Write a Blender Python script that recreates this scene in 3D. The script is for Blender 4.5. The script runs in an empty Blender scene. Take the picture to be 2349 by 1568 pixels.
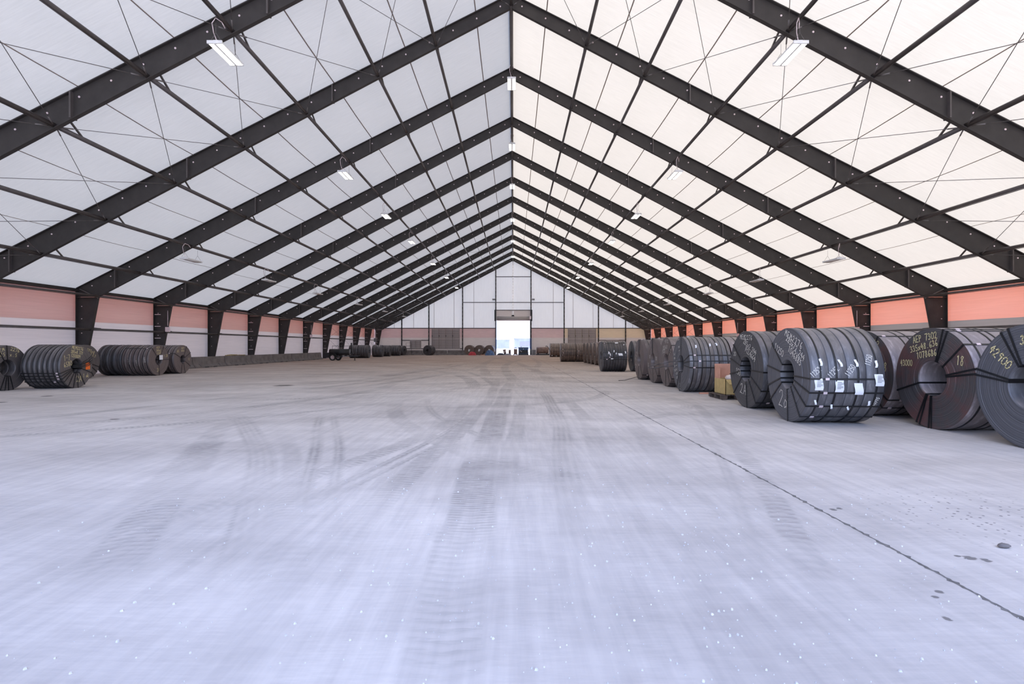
import bpy, math, random
import numpy as np
from mathutils import Vector, Matrix

rnd = random.Random(7)
C = bpy.context.scene.collection
sc = bpy.context.scene
PI = math.pi

# ------------------------------------------------------------------ camera
FPX, W_PX, H_PX = 1220.0, 2349.0, 1568.0
EYE = 1.55
cam_d = bpy.data.cameras.new('camera')
cam_d.sensor_fit = 'HORIZONTAL'; cam_d.sensor_width = 36.0
cam_d.lens = 36.0 * FPX / W_PX
cam_d.shift_x = -3.5 / W_PX
cam_d.shift_y = 8.0 / W_PX
cam_d.clip_end = 2000
cam = bpy.data.objects.new('camera', cam_d); C.objects.link(cam)
cam.location = (0, 0, EYE); cam.rotation_euler = (PI/2, 0, 0)
sc.camera = cam

# ------------------------------------------------------------------ sky, sun, exposure
world = bpy.data.worlds.new('sky'); sc.world = world
world.use_nodes = True
wn = world.node_tree; wn.nodes.clear()
w_out = wn.nodes.new('ShaderNodeOutputWorld'); w_bg = wn.nodes.new('ShaderNodeBackground')
w_tc = wn.nodes.new('ShaderNodeTexCoord'); w_sep = wn.nodes.new('ShaderNodeSeparateXYZ')
w_ramp = wn.nodes.new('ShaderNodeValToRGB')
wn.links.new(w_tc.outputs['Generated'], w_sep.inputs[0])
wn.links.new(w_sep.outputs['Z'], w_ramp.inputs[0])
w_ramp.color_ramp.elements[0].position = 0.0; w_ramp.color_ramp.elements[0].color = (0.71, 0.85, 1.13, 1)
w_ramp.color_ramp.elements[1].position = 0.7; w_ramp.color_ramp.elements[1].color = (0.40, 0.60, 1.17, 1)
wn.links.new(w_ramp.outputs[0], w_bg.inputs['Color'])
w_bg.inputs['Strength'].default_value = 2.9
wn.links.new(w_bg.outputs[0], w_out.inputs[0])

sun_d = bpy.data.lights.new('sun', 'SUN'); sun_d.energy = 15.0; sun_d.color = (1.0, 0.90, 0.79); sun_d.angle = 0.01
sun = bpy.data.objects.new('sun', sun_d); C.objects.link(sun)
sun.rotation_euler = Vector((-0.70, 0.02, -0.71)).to_track_quat('-Z', 'Y').to_euler()

vs = sc.view_settings
sc.display_settings.display_device = 'sRGB'
vs.view_transform = 'Standard'; vs.look = 'None'; vs.gamma = 1.0; vs.use_curve_mapping = False
vs.exposure = 0.26
sc.cycles.use_light_tree = False
sc.cycles.max_bounces = 6
sc.cycles.diffuse_bounces = 4

# ------------------------------------------------------------------ material helpers
def new_mat(name):
    m = bpy.data.materials.new(name); m.use_nodes = True
    nt = m.node_tree; nt.nodes.clear()
    out = nt.nodes.new('ShaderNodeOutputMaterial')
    return m, nt, out

def N(nt, kind, **kw):
    n = nt.nodes.new(kind)
    for k, v in kw.items(): setattr(n, k, v)
    return n

def ramp(nt, src, stops):
    r = N(nt, 'ShaderNodeValToRGB')
    e = r.color_ramp.elements
    while len(e) < len(stops): e.new(0.5)
    for el, (p, c) in zip(e, stops):
        el.position = p; el.color = (*c, 1) if len(c) == 3 else c
    nt.links.new(src, r.inputs[0])
    return r.outputs[0]

def noise(nt, scale, detail=4, rough=0.55, vec=None, stretch=None, dim='3D'):
    n = N(nt, 'ShaderNodeTexNoise', noise_dimensions=dim)
    n.inputs['Scale'].default_value = scale; n.inputs['Detail'].default_value = detail; n.inputs['Roughness'].default_value = rough
    if vec is None:
        tc = N(nt, 'ShaderNodeTexCoord'); vec = tc.outputs['Object']
    if stretch:
        mp = N(nt, 'ShaderNodeMapping'); mp.inputs['Scale'].default_value = stretch
        nt.links.new(vec, mp.inputs[0]); vec = mp.outputs[0]
    nt.links.new(vec, n.inputs['Vector'])
    return n.outputs['Fac']

def simple(name, col, rough=0.6, metal=0.0, var=0.25, scale=6.0, stretch=None, bump=0.0, spec=0.5):
    """principled with a two tone noise in its colour"""
    m, nt, out = new_mat(name)
    b = N(nt, 'ShaderNodeBsdfPrincipled')
    b.inputs['Roughness'].default_value = rough; b.inputs['Metallic'].default_value = metal
    b.inputs['Specular IOR Level'].default_value = spec
    f = noise(nt, scale, 5, 0.6, stretch=stretch)
    lo = tuple(c*(1-var) for c in col); hi = tuple(min(1, c*(1+var)) for c in col)
    nt.links.new(ramp(nt, f, [(0.3, lo), (0.7, hi)]), b.inputs['Base Color'])
    if bump:
        bp = N(nt, 'ShaderNodeBump'); bp.inputs['Strength'].default_value = bump; bp.inputs['Distance'].default_value = 0.02
        nt.links.new(f, bp.inputs['Height']); nt.links.new(bp.outputs[0], b.inputs['Normal'])
    nt.links.new(b.outputs[0], out.inputs[0])
    return m

def fabric(name, refl, trans, stretch=(0.6, 0.15, 6.0), var=0.05):
    """thin coated cloth: reflects inside light and lets daylight through"""
    m, nt, out = new_mat(name)
    f = noise(nt, 3.0, 4, 0.6, stretch=stretch)
    d = N(nt, 'ShaderNodeBsdfDiffuse'); t = N(nt, 'ShaderNodeBsdfTranslucent'); a = N(nt, 'ShaderNodeAddShader')
    def two(c): return [(0.3, tuple(x*(1-var) for x in c)), (0.7, tuple(x*(1+var) for x in c))]
    nt.links.new(ramp(nt, f, two(refl)), d.inputs['Color']); nt.links.new(ramp(nt, f, two(trans)), t.inputs['Color'])
    nt.links.new(d.outputs[0], a.inputs[0]); nt.links.new(t.outputs[0], a.inputs[1]); nt.links.new(a.outputs[0], out.inputs[0])
    return m

def glow(name, col, strength):
    m, nt, out = new_mat(name)
    e = N(nt, 'ShaderNodeEmission'); e.inputs['Color'].default_value = (*col, 1); e.inputs['Strength'].default_value = strength
    nt.links.new(e.outputs[0], out.inputs[0])
    return m

def coil_mat(name, face, side, rust=None, dust=0.55):
    """wound steel strip: fine rings on the faces, smears and settled dust on the rolled side"""
    face = tuple(c*1.75 for c in face); side = tuple(c*1.55 for c in side)
    m, nt, out = new_mat(name)
    tc = N(nt, 'ShaderNodeTexCoord'); sp = N(nt, 'ShaderNodeSeparateXYZ'); nt.links.new(tc.outputs['Object'], sp.inputs[0])
    cb = N(nt, 'ShaderNodeCombineXYZ'); nt.links.new(sp.outputs['Y'], cb.inputs[0]); nt.links.new(sp.outputs['Z'], cb.inputs[1])
    ln = N(nt, 'ShaderNodeVectorMath', operation='LENGTH'); nt.links.new(cb.outputs[0], ln.inputs[0])
    r1 = N(nt, 'ShaderNodeTexNoise', noise_dimensions='1D'); r1.inputs['Scale'].default_value = 60; r1.inputs['Detail'].default_value = 3
    nt.links.new(ln.outputs['Value'], r1.inputs['W'])
    g = N(nt, 'ShaderNodeNewGeometry'); vt = N(nt, 'ShaderNodeVectorTransform', vector_type='NORMAL', convert_from='WORLD', convert_to='OBJECT')
    nt.links.new(g.outputs['Normal'], vt.inputs[0]); s2 = N(nt, 'ShaderNodeSeparateXYZ'); nt.links.new(vt.outputs[0], s2.inputs[0])
    ab = N(nt, 'ShaderNodeMath', operation='ABSOLUTE'); nt.links.new(s2.outputs['X'], ab.inputs[0])
    isf = N(nt, 'ShaderNodeMath', operation='GREATER_THAN'); isf.inputs[1].default_value = 0.6; nt.links.new(ab.outputs[0], isf.inputs[0])
    cf = ramp(nt, r1.outputs['Fac'], [(0.25, tuple(c*0.55 for c in face)), (0.6, face), (0.8, tuple(c*1.5 for c in face))])
    ns = noise(nt, 3.0, 6, 0.65, stretch=(3.5, 1.0, 1.0))
    cs = ramp(nt, ns, [(0.3, tuple(c*0.7 for c in side)), (0.55, side), (0.72, tuple(c*1.9 for c in side))])
    up = N(nt, 'ShaderNodeMapRange'); nt.links.new(s2.outputs['Z'], up.inputs[0]); up.inputs[1].default_value = 0.35; up.inputs[2].default_value = 0.95; up.inputs[4].default_value = dust
    dn = N(nt, 'ShaderNodeMath', operation='MULTIPLY'); nt.links.new(up.outputs[0], dn.inputs[0]); nt.links.new(ramp(nt, noise(nt, 2.2, 4, 0.6), [(0.35, (0.25, 0.25, 0.25)), (0.6, (1, 1, 1))]), dn.inputs[1])
    md = N(nt, 'ShaderNodeMix', data_type='RGBA'); nt.links.new(dn.outputs[0], md.inputs['Factor']); nt.links.new(cs, md.inputs['A']); md.inputs['B'].default_value = (0.40, 0.345, 0.335, 1)
    cs = md.outputs['Result']
    if rust:
        nr = noise(nt, 1.6, 5, 0.65)
        fac = ramp(nt, nr, [(0.42, (0, 0, 0)), (0.62, (1, 1, 1))])
        mr = N(nt, 'ShaderNodeMix', data_type='RGBA'); nt.links.new(fac, mr.inputs['Factor']); nt.links.new(cf, mr.inputs['A']); mr.inputs['B'].default_value = (*rust, 1)
        cf = mr.outputs['Result']
    mx = N(nt, 'ShaderNodeMix', data_type='RGBA')
    nt.links.new(isf.outputs[0], mx.inputs['Factor']); nt.links.new(cs, mx.inputs['A']); nt.links.new(cf, mx.inputs['B'])
    b = N(nt, 'ShaderNodeBsdfPrincipled'); b.inputs['Roughness'].default_value = 0.48; b.inputs['Metallic'].default_value = 0.35
    nt.links.new(mx.outputs['Result'], b.inputs['Base Color'])
    bp = N(nt, 'ShaderNodeBump'); bp.inputs['Strength'].default_value = 0.5; bp.inputs['Distance'].default_value = 0.01
    mh = N(nt, 'ShaderNodeMath', operation='MULTIPLY'); nt.links.new(r1.outputs['Fac'], mh.inputs[0]); nt.links.new(isf.outputs[0], mh.inputs[1])
    nt.links.new(mh.outputs[0], bp.inputs['Height']); nt.links.new(bp.outputs[0], b.inputs['Normal'])
    nt.links.new(b.outputs[0], out.inputs[0])
    return m

# floor tracks: three points on the ground, half width, strength, lug pitch (0 = smooth)
TRACKS = [
    ((-6.26, 11.97), (-3.25, 6.93), (-2.05, 4.1), 0.19, 1.0, -1.0),
    ((-4.9, 8.7), (-3.6, 5.6), (-2.9, 3.9), 0.24, 0.75, 0.10),
    ((-5.6, 10.4), (-4.3, 6.9), (-3.6, 5.0), 0.20, 0.55, 0.12),
    ((-3.9, 9.2), (-2.75, 6.7), (-1.9, 4.4), 0.13, 0.60, 0.09),
    ((-4.05, 11.3), (-2.7, 7.3), (-1.95, 5.0), 0.10, 0.70, 0.0),
    ((-3.75, 11.3), (-2.35, 7.3), (-1.65, 5.0), 0.08, 0.60, 0.0),
    ((-0.7, 24.2), (-1.1, 7.6), (-1.26, 5.14), 0.18, 0.70, 0.09),
    ((-0.1, 21.5), (-0.38, 6.8), (-0.33, 4.6), 0.24, 0.85, 0.07),
    ((0.15, 14.5), (0.0, 7.8), (-0.02, 6.0), 0.15, 0.70, 0.08),
    ((1.0, 17.5), (0.73, 7.3), (0.58, 4.6), 0.18, 0.60, 0.0),
    ((1.55, 15.0), (1.25, 7.6), (1.1, 5.2), 0.17, 0.55, 0.10),
    ((2.3, 11.3), (1.9, 6.1), (1.62, 4.1), 0.20, 0.50, 0.10),
    ((5.0, 14.8), (3.3, 7.9), (2.1, 3.6), 0.13, 0.70, 0.13),
    ((4.7, 14.8), (2.95, 7.9), (1.75, 3.6), 0.07, 0.45, 0.0),
    ((-9.5, 9.8), (-6.7, 13.2), (-4.9, 21.5), 0.24, 0.70, 0.12),
    ((-10.5, 10.9), (-8.5, 15.4), (-5.5, 26.0), 0.26, 0.60, 0.0),
    ((-9.2, 8.9), (-6.2, 10.9), (-3.2, 15.0), 0.16, 0.60, 0.10),
    ((-1.3, 13.7), (-2.0, 7.3), (-3.0, 4.9), 0.19, 0.60, 0.11),
    ((-0.9, 14.0), (-1.5, 7.6), (-2.1, 5.0), 0.07, 0.70, 0.0),
    ((-0.75, 14.0), (-1.3, 7.6), (-1.9, 5.0), 0.05, 0.70, 0.0),
    ((-3.3, 15.0), (-1.6, 9.4), (0.1, 6.6), 0.20, 0.60, 0.10),
    ((-2.5, 15.0), (-0.9, 9.8), (0.6, 7.2), 0.10, 0.50, 0.0),
    ((-7.5, 21.5), (-5.5, 32.0), (-4.0, 44.0), 0.30, 0.85, 0.0),
    ((-8.3, 21.0), (-6.2, 31.0), (-5.0, 44.0), 0.12, 0.85, 0.0),
    ((-5.8, 20.0), (-3.8, 28.0), (-2.5, 40.0), 0.28, 0.75, 0.0),
    ((-1.5, 20.0), (-2.6, 27.0), (-5.5, 34.0), 0.30, 0.70, 0.0),
    ((-0.6, 19.0), (-1.5, 26.0), (-4.0, 35.0), 0.15, 0.70, 0.0),
    ((2.6, 20.3), (2.5, 15.9), (0.3, 13.9), 0.20, 0.55, 0.0),
    ((4.4, 17.0), (4.2, 13.0), (2.2, 11.0), 0.18, 0.45, 0.0),
    ((1.2, 60.0), (-0.6, 40.0), (0.3, 22.0), 0.30, 0.70, 0.0),
    ((-3.0, 70.0), (0.5, 45.0), (1.6, 25.0), 0.30, 0.70, 0.0),
    ((-1.0, 75.0), (-2.5, 50.0), (-1.2, 26.0), 0.30, 0.60, 0.0),
    ((2.0, 70.0), (2.3, 50.0), (1.0, 30.0), 0.25, 0.60, 0.0),
    ((-9.0, 14.5), (-4.0, 17.0), (0.0, 24.0), 0.22, 0.50, 0.12),
    ((-1.9, 4.4), (-1.5, 3.4), (-1.3, 2.5), 0.22, 0.35, 0.12),
    ((-0.4, 4.6), (-0.35, 3.4), (-0.3, 2.4), 0.24, 0.35, 0.10),
    ((0.6, 4.6), (0.55, 3.4), (0.5, 2.4), 0.18, 0.30, 0.0),
    ((1.6, 4.4), (1.35, 3.4), (1.15, 2.4), 0.22, 0.35, 0.12),
]
def circle3(a, b, c):
    ax, ay = a; bx, by = b; cx, cy = c
    d = 2*(ax*(by-cy)+bx*(cy-ay)+cx*(ay-by))
    if abs(d) < 1e-4: d = 1e-4
    ux = ((ax*ax+ay*ay)*(by-cy)+(bx*bx+by*by)*(cy-ay)+(cx*cx+cy*cy)*(ay-by))/d
    uy = ((ax*ax+ay*ay)*(cx-bx)+(bx*bx+by*by)*(ax-cx)+(cx*cx+cy*cy)*(bx-ax))/d
    return (ux, uy), math.hypot(ax-ux, ay-uy)
def sstep(v, a, b):
    t = np.clip((v-a)/(b-a), 0, 1); return t*t*(3-2*t)
def track_field(X, Y):
    """wear, lug phase and lug depth of the tyre tracks at ground points"""
    wob = 0.06*np.sin(0.35*Y+0.5*X)+0.02*np.sin(1.1*Y-0.8*X)
    Xw = X + wob
    best = np.zeros_like(X); phase = np.zeros_like(X); lugd = np.zeros_like(X)
    for (a, b, c, w, s_, pitch) in TRACKS:
        ctr, R = circle3(a, b, c)
        dx, dy = Xw-ctr[0], Y-ctr[1]
        sd = np.hypot(dx, dy)-R
        mid = ((a[0]+c[0])/2, (a[1]+c[1])/2); half = math.hypot(a[0]-c[0], a[1]-c[1])/2
        dm = np.hypot(Xw-mid[0], Y-mid[1])
        mk = s_*(1-sstep(np.abs(sd), w*0.78, w*1.02))*(1-sstep(dm, half*0.7, half*1.3))
        if pitch < 0: mk = mk*(0.42+0.58*sstep(np.abs(sd), w*0.72, w*0.86)); pitch = 0
        a0 = math.atan2(mid[1]-ctr[1], mid[0]-ctr[0])
        an = np.arctan2(dy*math.cos(a0)-dx*math.sin(a0), dx*math.cos(a0)+dy*math.sin(a0))
        ph = an*R*2*PI/pitch + np.abs(sd)*16 if pitch else sd*70.0
        on = mk > best
        best = np.where(on, mk, best); phase = np.where(on, ph, phase); lugd = np.where(on, 0.6 if pitch else 0.4, lugd)
    return best, phase, lugd

def concrete_floor():
    m, nt, out = new_mat('dusty_concrete')
    L = nt.links
    g = N(nt, 'ShaderNodeNewGeometry'); P = g.outputs['Position']
    def math_(op, a, b=None):
        n = N(nt, 'ShaderNodeMath', operation=op)
        for i, v in enumerate((a, b)):
            if v is None: continue
            if isinstance(v, (int, float)): n.inputs[i].default_value = v
            else: L.new(v, n.inputs[i])
        return n.outputs[0]
    def mapr(v, a, b, c, d):
        n = N(nt, 'ShaderNodeMapRange')
        for i, x in zip((1, 2, 3, 4), (a, b, c, d)): n.inputs[i].default_value = x
        L.new(v, n.inputs[0]); return n.outputs[0]
    at = N(nt, 'ShaderNodeAttribute', attribute_name='tracks'); sa = N(nt, 'ShaderNodeSeparateXYZ'); L.new(at.outputs['Vector'], sa.inputs[0])
    patch = noise(nt, 0.45, 2, 0.6, vec=P, dim='2D')
    fine = noise(nt, 12.0, 3, 0.7, vec=P, stretch=(0.35, 2.4, 1), dim='2D')
    lug = mapr(math_('SINE', math_('ADD', sa.outputs[1], math_('MULTIPLY', fine, 5.0))), -0.7, 0.7, 0.0, 1.0)
    total = math_('MULTIPLY', sa.outputs[0], math_('SUBTRACT', 1.0, math_('MULTIPLY', lug, sa.outputs[2])))
    total = math_('MULTIPLY', total, mapr(patch, 0.36, 0.62, 0.3, 1.15))
    total = math_('MULTIPLY', total, mapr(fine, 0.34, 0.62, 0.25, 1.1))
    base = ramp(nt, noise(nt, 0.55, 4, 0.66, vec=P, stretch=(0.5, 1, 1), dim='2D'), [(0.28, (0.47, 0.43, 0.405)), (0.5, (0.57, 0.525, 0.495)), (0.72, (0.66, 0.61, 0.575))])
    scrape = noise(nt, 3.2, 3, 0.65, vec=P, stretch=(3.0, 0.22, 1), dim='2D')
    f2 = ramp(nt, math_('ADD', math_('MULTIPLY', fine, 0.4), math_('MULTIPLY', scrape, 0.6)), [(0.34, (0.86, 0.86, 0.87)), (0.64, (1.02, 1.02, 1.02))])
    mul = N(nt, 'ShaderNodeMix', data_type='RGBA', blend_type='MULTIPLY'); mul.inputs['Factor'].default_value = 1; L.new(base, mul.inputs['A']); L.new(f2, mul.inputs['B'])
    # the floor colour turns darker and browner down the hall
    sp = N(nt, 'ShaderNodeSeparateXYZ'); L.new(P, sp.inputs[0])
    wear_tone = mapr(math_('ADD', sp.outputs[1], math_('MULTIPLY', patch, 16.0)), 24.0, 60.0, 0.0, 1.0)
    far_tone = N(nt, 'ShaderNodeMix', data_type='RGBA', blend_type='MULTIPLY'); L.new(wear_tone, far_tone.inputs['Factor']); L.new(mul.outputs['Result'], far_tone.inputs['A']); far_tone.inputs['B'].default_value = (0.78, 0.66, 0.59, 1)
    tr = N(nt, 'ShaderNodeMix', data_type='RGBA'); L.new(total, tr.inputs['Factor']); L.new(far_tone.outputs['Result'], tr.inputs['A']); tr.inputs['B'].default_value = (0.27, 0.25, 0.24, 1)
    # oil drips
    v2 = N(nt, 'ShaderNodeTexVoronoi', voronoi_dimensions='2D'); v2.inputs['Scale'].default_value = 13; L.new(P, v2.inputs['Vector'])
    cl = N(nt, 'ShaderNodeVectorMath', operation='DISTANCE'); L.new(P, cl.inputs[0]); cl.inputs[1].default_value = (4.3, 4.9, 0)
    allsp = math_('MULTIPLY', mapr(math_('ADD', v2.outputs['Distance'], math_('MULTIPLY', fine, 0.3)), 0.24, 0.33, 1.0, 0.0), mapr(cl.outputs['Value'], 0.35, 1.15, 0.9, 0.0))
    vc = N(nt, 'ShaderNodeSeparateColor'); L.new(v2.outputs['Color'], vc.inputs[0])
    allsp = math_('MULTIPLY', allsp, math_('GREATER_THAN', vc.outputs[0], 0.62))
    for (cx, cy, r) in ((3.33, 3.88, 0.055), (3.41, 3.84, 0.045), (3.27, 3.92, 0.03), (2.68, 3.35, 0.03), (2.60, 3.28, 0.027), (2.46, 3.02, 0.027), (3.02, 5.02, 0.04), (3.1, 5.06, 0.035), (-14.3, 16.3, 0.22), (-14.0, 14.5, 0.2), (-8.4, 11.2, 0.12), (-8.9, 20.6, 0.5)):
        dd = N(nt, 'ShaderNodeVectorMath', operation='DISTANCE'); L.new(P, dd.inputs[0]); dd.inputs[1].default_value = (cx, cy, 0)
        allsp = math_('MAXIMUM', allsp, mapr(math_('ADD', dd.outputs['Value'], math_('MULTIPLY', fine, r*1.4)), r*1.3, r*1.55, 0.8, 0.0))
    oil = N(nt, 'ShaderNodeMix', data_type='RGBA'); L.new(allsp, oil.inputs['Factor']); L.new(tr.outputs['Result'], oil.inputs['A']); oil.inputs['B'].default_value = (0.13, 0.12, 0.115, 1)
    b = N(nt, 'ShaderNodeBsdfDiffuse')
    L.new(oil.outputs['Result'], b.inputs['Color'])
    L.new(b.outputs[0], out.inputs[0])
    return m

M = {}
M['floor'] = concrete_floor()
M['joint'] = simple('dirty_joint_filler', (0.14, 0.13, 0.125), 0.9, var=0.4, scale=20)
M['steel'] = simple('dark_painted_steel', (0.037, 0.032, 0.030), 0.55, var=0.2, scale=2.0, spec=0.35)
M['tube'] = simple('brown_grey_tube', (0.09, 0.077, 0.074), 0.45, metal=0.2, var=0.15, scale=3)
M['galv'] = simple('galvanised_steel', (0.75, 0.62, 0.63), 0.4, metal=0.3, var=0.1, scale=10)
M['cable'] = simple('steel_cable', (0.16, 0.145, 0.14), 0.5, metal=0.3, var=0.1)
M['roof'] = fabric('white_roof_membrane', (0.48, 0.475, 0.46), (0.108, 0.1, 0.083), stretch=(0.5, 8.0, 0.5))
M['seam'] = fabric('welded_membrane_seam', (0.30, 0.25, 0.22), (0.045, 0.034, 0.027), stretch=(1, 1, 1))
M['red'] = fabric('red_backed_wall_membrane', (0.52, 0.455, 0.445), (0.095, 0.027, 0.015), stretch=(0.5, 0.15, 5.0))
M['greyleft'] = fabric('lit_wall_membrane', (0.70, 0.63, 0.61), (0.085, 0.066, 0.054), stretch=(0.5, 0.15, 5.0))  # lower wall cloth, left copy: brighter daylight put into its colour
M['greyright'] = fabric('shaded_wall_membrane', (0.50, 0.455, 0.44), (0.012, 0.011, 0.010), stretch=(0.5, 0.15, 5.0))  # same cloth, right copy: shade from outside put into its colour
M['endw'] = fabric('white_end_membrane', (0.52, 0.52, 0.52), (0.33, 0.315, 0.29), stretch=(5.0, 0.3, 0.3), var=0.03)
M['endp'] = fabric('rose_cast_end_membrane', (0.52, 0.445, 0.43), (0.20, 0.145, 0.13), stretch=(0.5, 0.3, 3))  # end wall band, pink light cast put into the colour
M['ends'] = fabric('sand_cast_end_membrane', (0.54, 0.475, 0.40), (0.22, 0.18, 0.125), stretch=(0.5, 0.3, 3))  # same band, yellow HDR light cast put into this copy's colour
M['endg'] = fabric('pale_end_membrane', (0.54, 0.50, 0.48), (0.19, 0.17, 0.15), stretch=(0.5, 0.3, 3))
M['strip'] = fabric('clear_lacing_strip', (0.7, 0.7, 0.7), (0.55, 0.55, 0.55))
M['lamp'] = glow('lit_tubes', (1.0, 0.98, 0.95), 6.0)
M['lamp'].cycles.emission_sampling = 'NONE'
M['white'] = simple('white_enamel', (0.72, 0.71, 0.70), 0.4, var=0.06)
M['barrier'] = simple('stained_barrier_concrete', (0.165, 0.145, 0.138), 0.9, var=0.25, scale=2.5, bump=0.3)
M['shutter'] = simple('taupe_louver_paint', (0.42, 0.365, 0.355), 0.6, var=0.12, scale=3)
M['door'] = simple('rolled_shutter_curtain', (0.42, 0.39, 0.375), 0.5, var=0.08, scale=4, stretch=(0.2, 1, 8))
M['blue'] = simple('blue_painted_steel', (0.04, 0.09, 0.20), 0.5, var=0.2)
M['bluetarp'] = simple('blue_tarpaulin', (0.06, 0.12, 0.25), 0.55, var=0.5, scale=5)
M['redpl'] = simple('red_canvas', (0.42, 0.03, 0.04), 0.6, var=0.35, scale=6)
M['black'] = simple('black_steel', (0.018, 0.018, 0.020), 0.5, var=0.3, scale=5)
M['strap'] = simple('black_strapping', (0.008, 0.008, 0.009), 0.4, var=0.3, scale=8)
M['rubber'] = simple('tyre_rubber', (0.02, 0.02, 0.02), 0.8, var=0.2)
M['rust'] = simple('rusty_tank_steel', (0.20, 0.13, 0.11), 0.6, var=0.45, scale=3)
M['greyst'] = simple('grey_machine_paint', (0.22, 0.215, 0.22), 0.5, var=0.2)
M['paper'] = simple('white_paper_tag', (0.80, 0.80, 0.82), 0.7, var=0.04)
M['ink'] = simple('printed_ink', (0.05, 0.05, 0.055), 0.8, var=0.1)
M['chalky'] = simple('yellow_paint_marker', (0.72, 0.62, 0.33), 0.8, var=0.12, scale=40)
M['chalkw'] = simple('white_paint_marker', (0.72, 0.69, 0.62), 0.8, var=0.12, scale=40)
M['orange'] = simple('orange_paint_patch', (0.95, 0.16, 0.015), 0.7, var=0.2, scale=12)
M['wood'] = simple('weathered_pallet_wood', (0.10, 0.075, 0.062), 0.9, var=0.4, scale=5, stretch=(1, 6, 6))
M['card'] = simple('yellowed_cardboard', (0.50, 0.36, 0.15), 0.8, var=0.15, scale=5)
M['cardpink'] = simple('pink_brown_cardboard', (0.55, 0.28, 0.19), 0.8, var=0.15, scale=4)
M['bag'] = simple('white_plastic_bag', (0.70, 0.60, 0.56), 0.5, var=0.1)
M['rope'] = simple('straw_coloured_webbing', (0.40, 0.31, 0.16), 0.9, var=0.2)
M['stone'] = simple('pale_grit', (0.60, 0.58, 0.58), 0.9, var=0.3, scale=30)
M['dirt'] = simple('pale_yard_dirt', (0.62, 0.60, 0.58), 0.95, var=0.15, scale=0.2)
M['yardblue'] = simple('blue_grey_cladding', (0.26, 0.28, 0.40), 0.6, var=0.15, scale=0.3)
COILM = {
    'blue': coil_mat('blue_grey_coil_steel', (0.076, 0.076, 0.084), (0.092, 0.089, 0.092)),
    'dark': coil_mat('dark_coil_steel', (0.050, 0.048, 0.050), (0.060, 0.058, 0.062)),
    'brown': coil_mat('brown_coil_steel', (0.10, 0.079, 0.075), (0.105, 0.086, 0.082)),
    'rusty': coil_mat('rust_tinged_coil_steel', (0.062, 0.056, 0.056), (0.17, 0.145, 0.145), rust=(0.155, 0.078, 0.072)),
    'tan': coil_mat('tan_brown_coil_steel', (0.10, 0.075, 0.062), (0.13, 0.095, 0.078)),
    'grey': coil_mat('worn_grey_coil_steel', (0.082, 0.072, 0.070), (0.066, 0.060, 0.060)),
}

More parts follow.
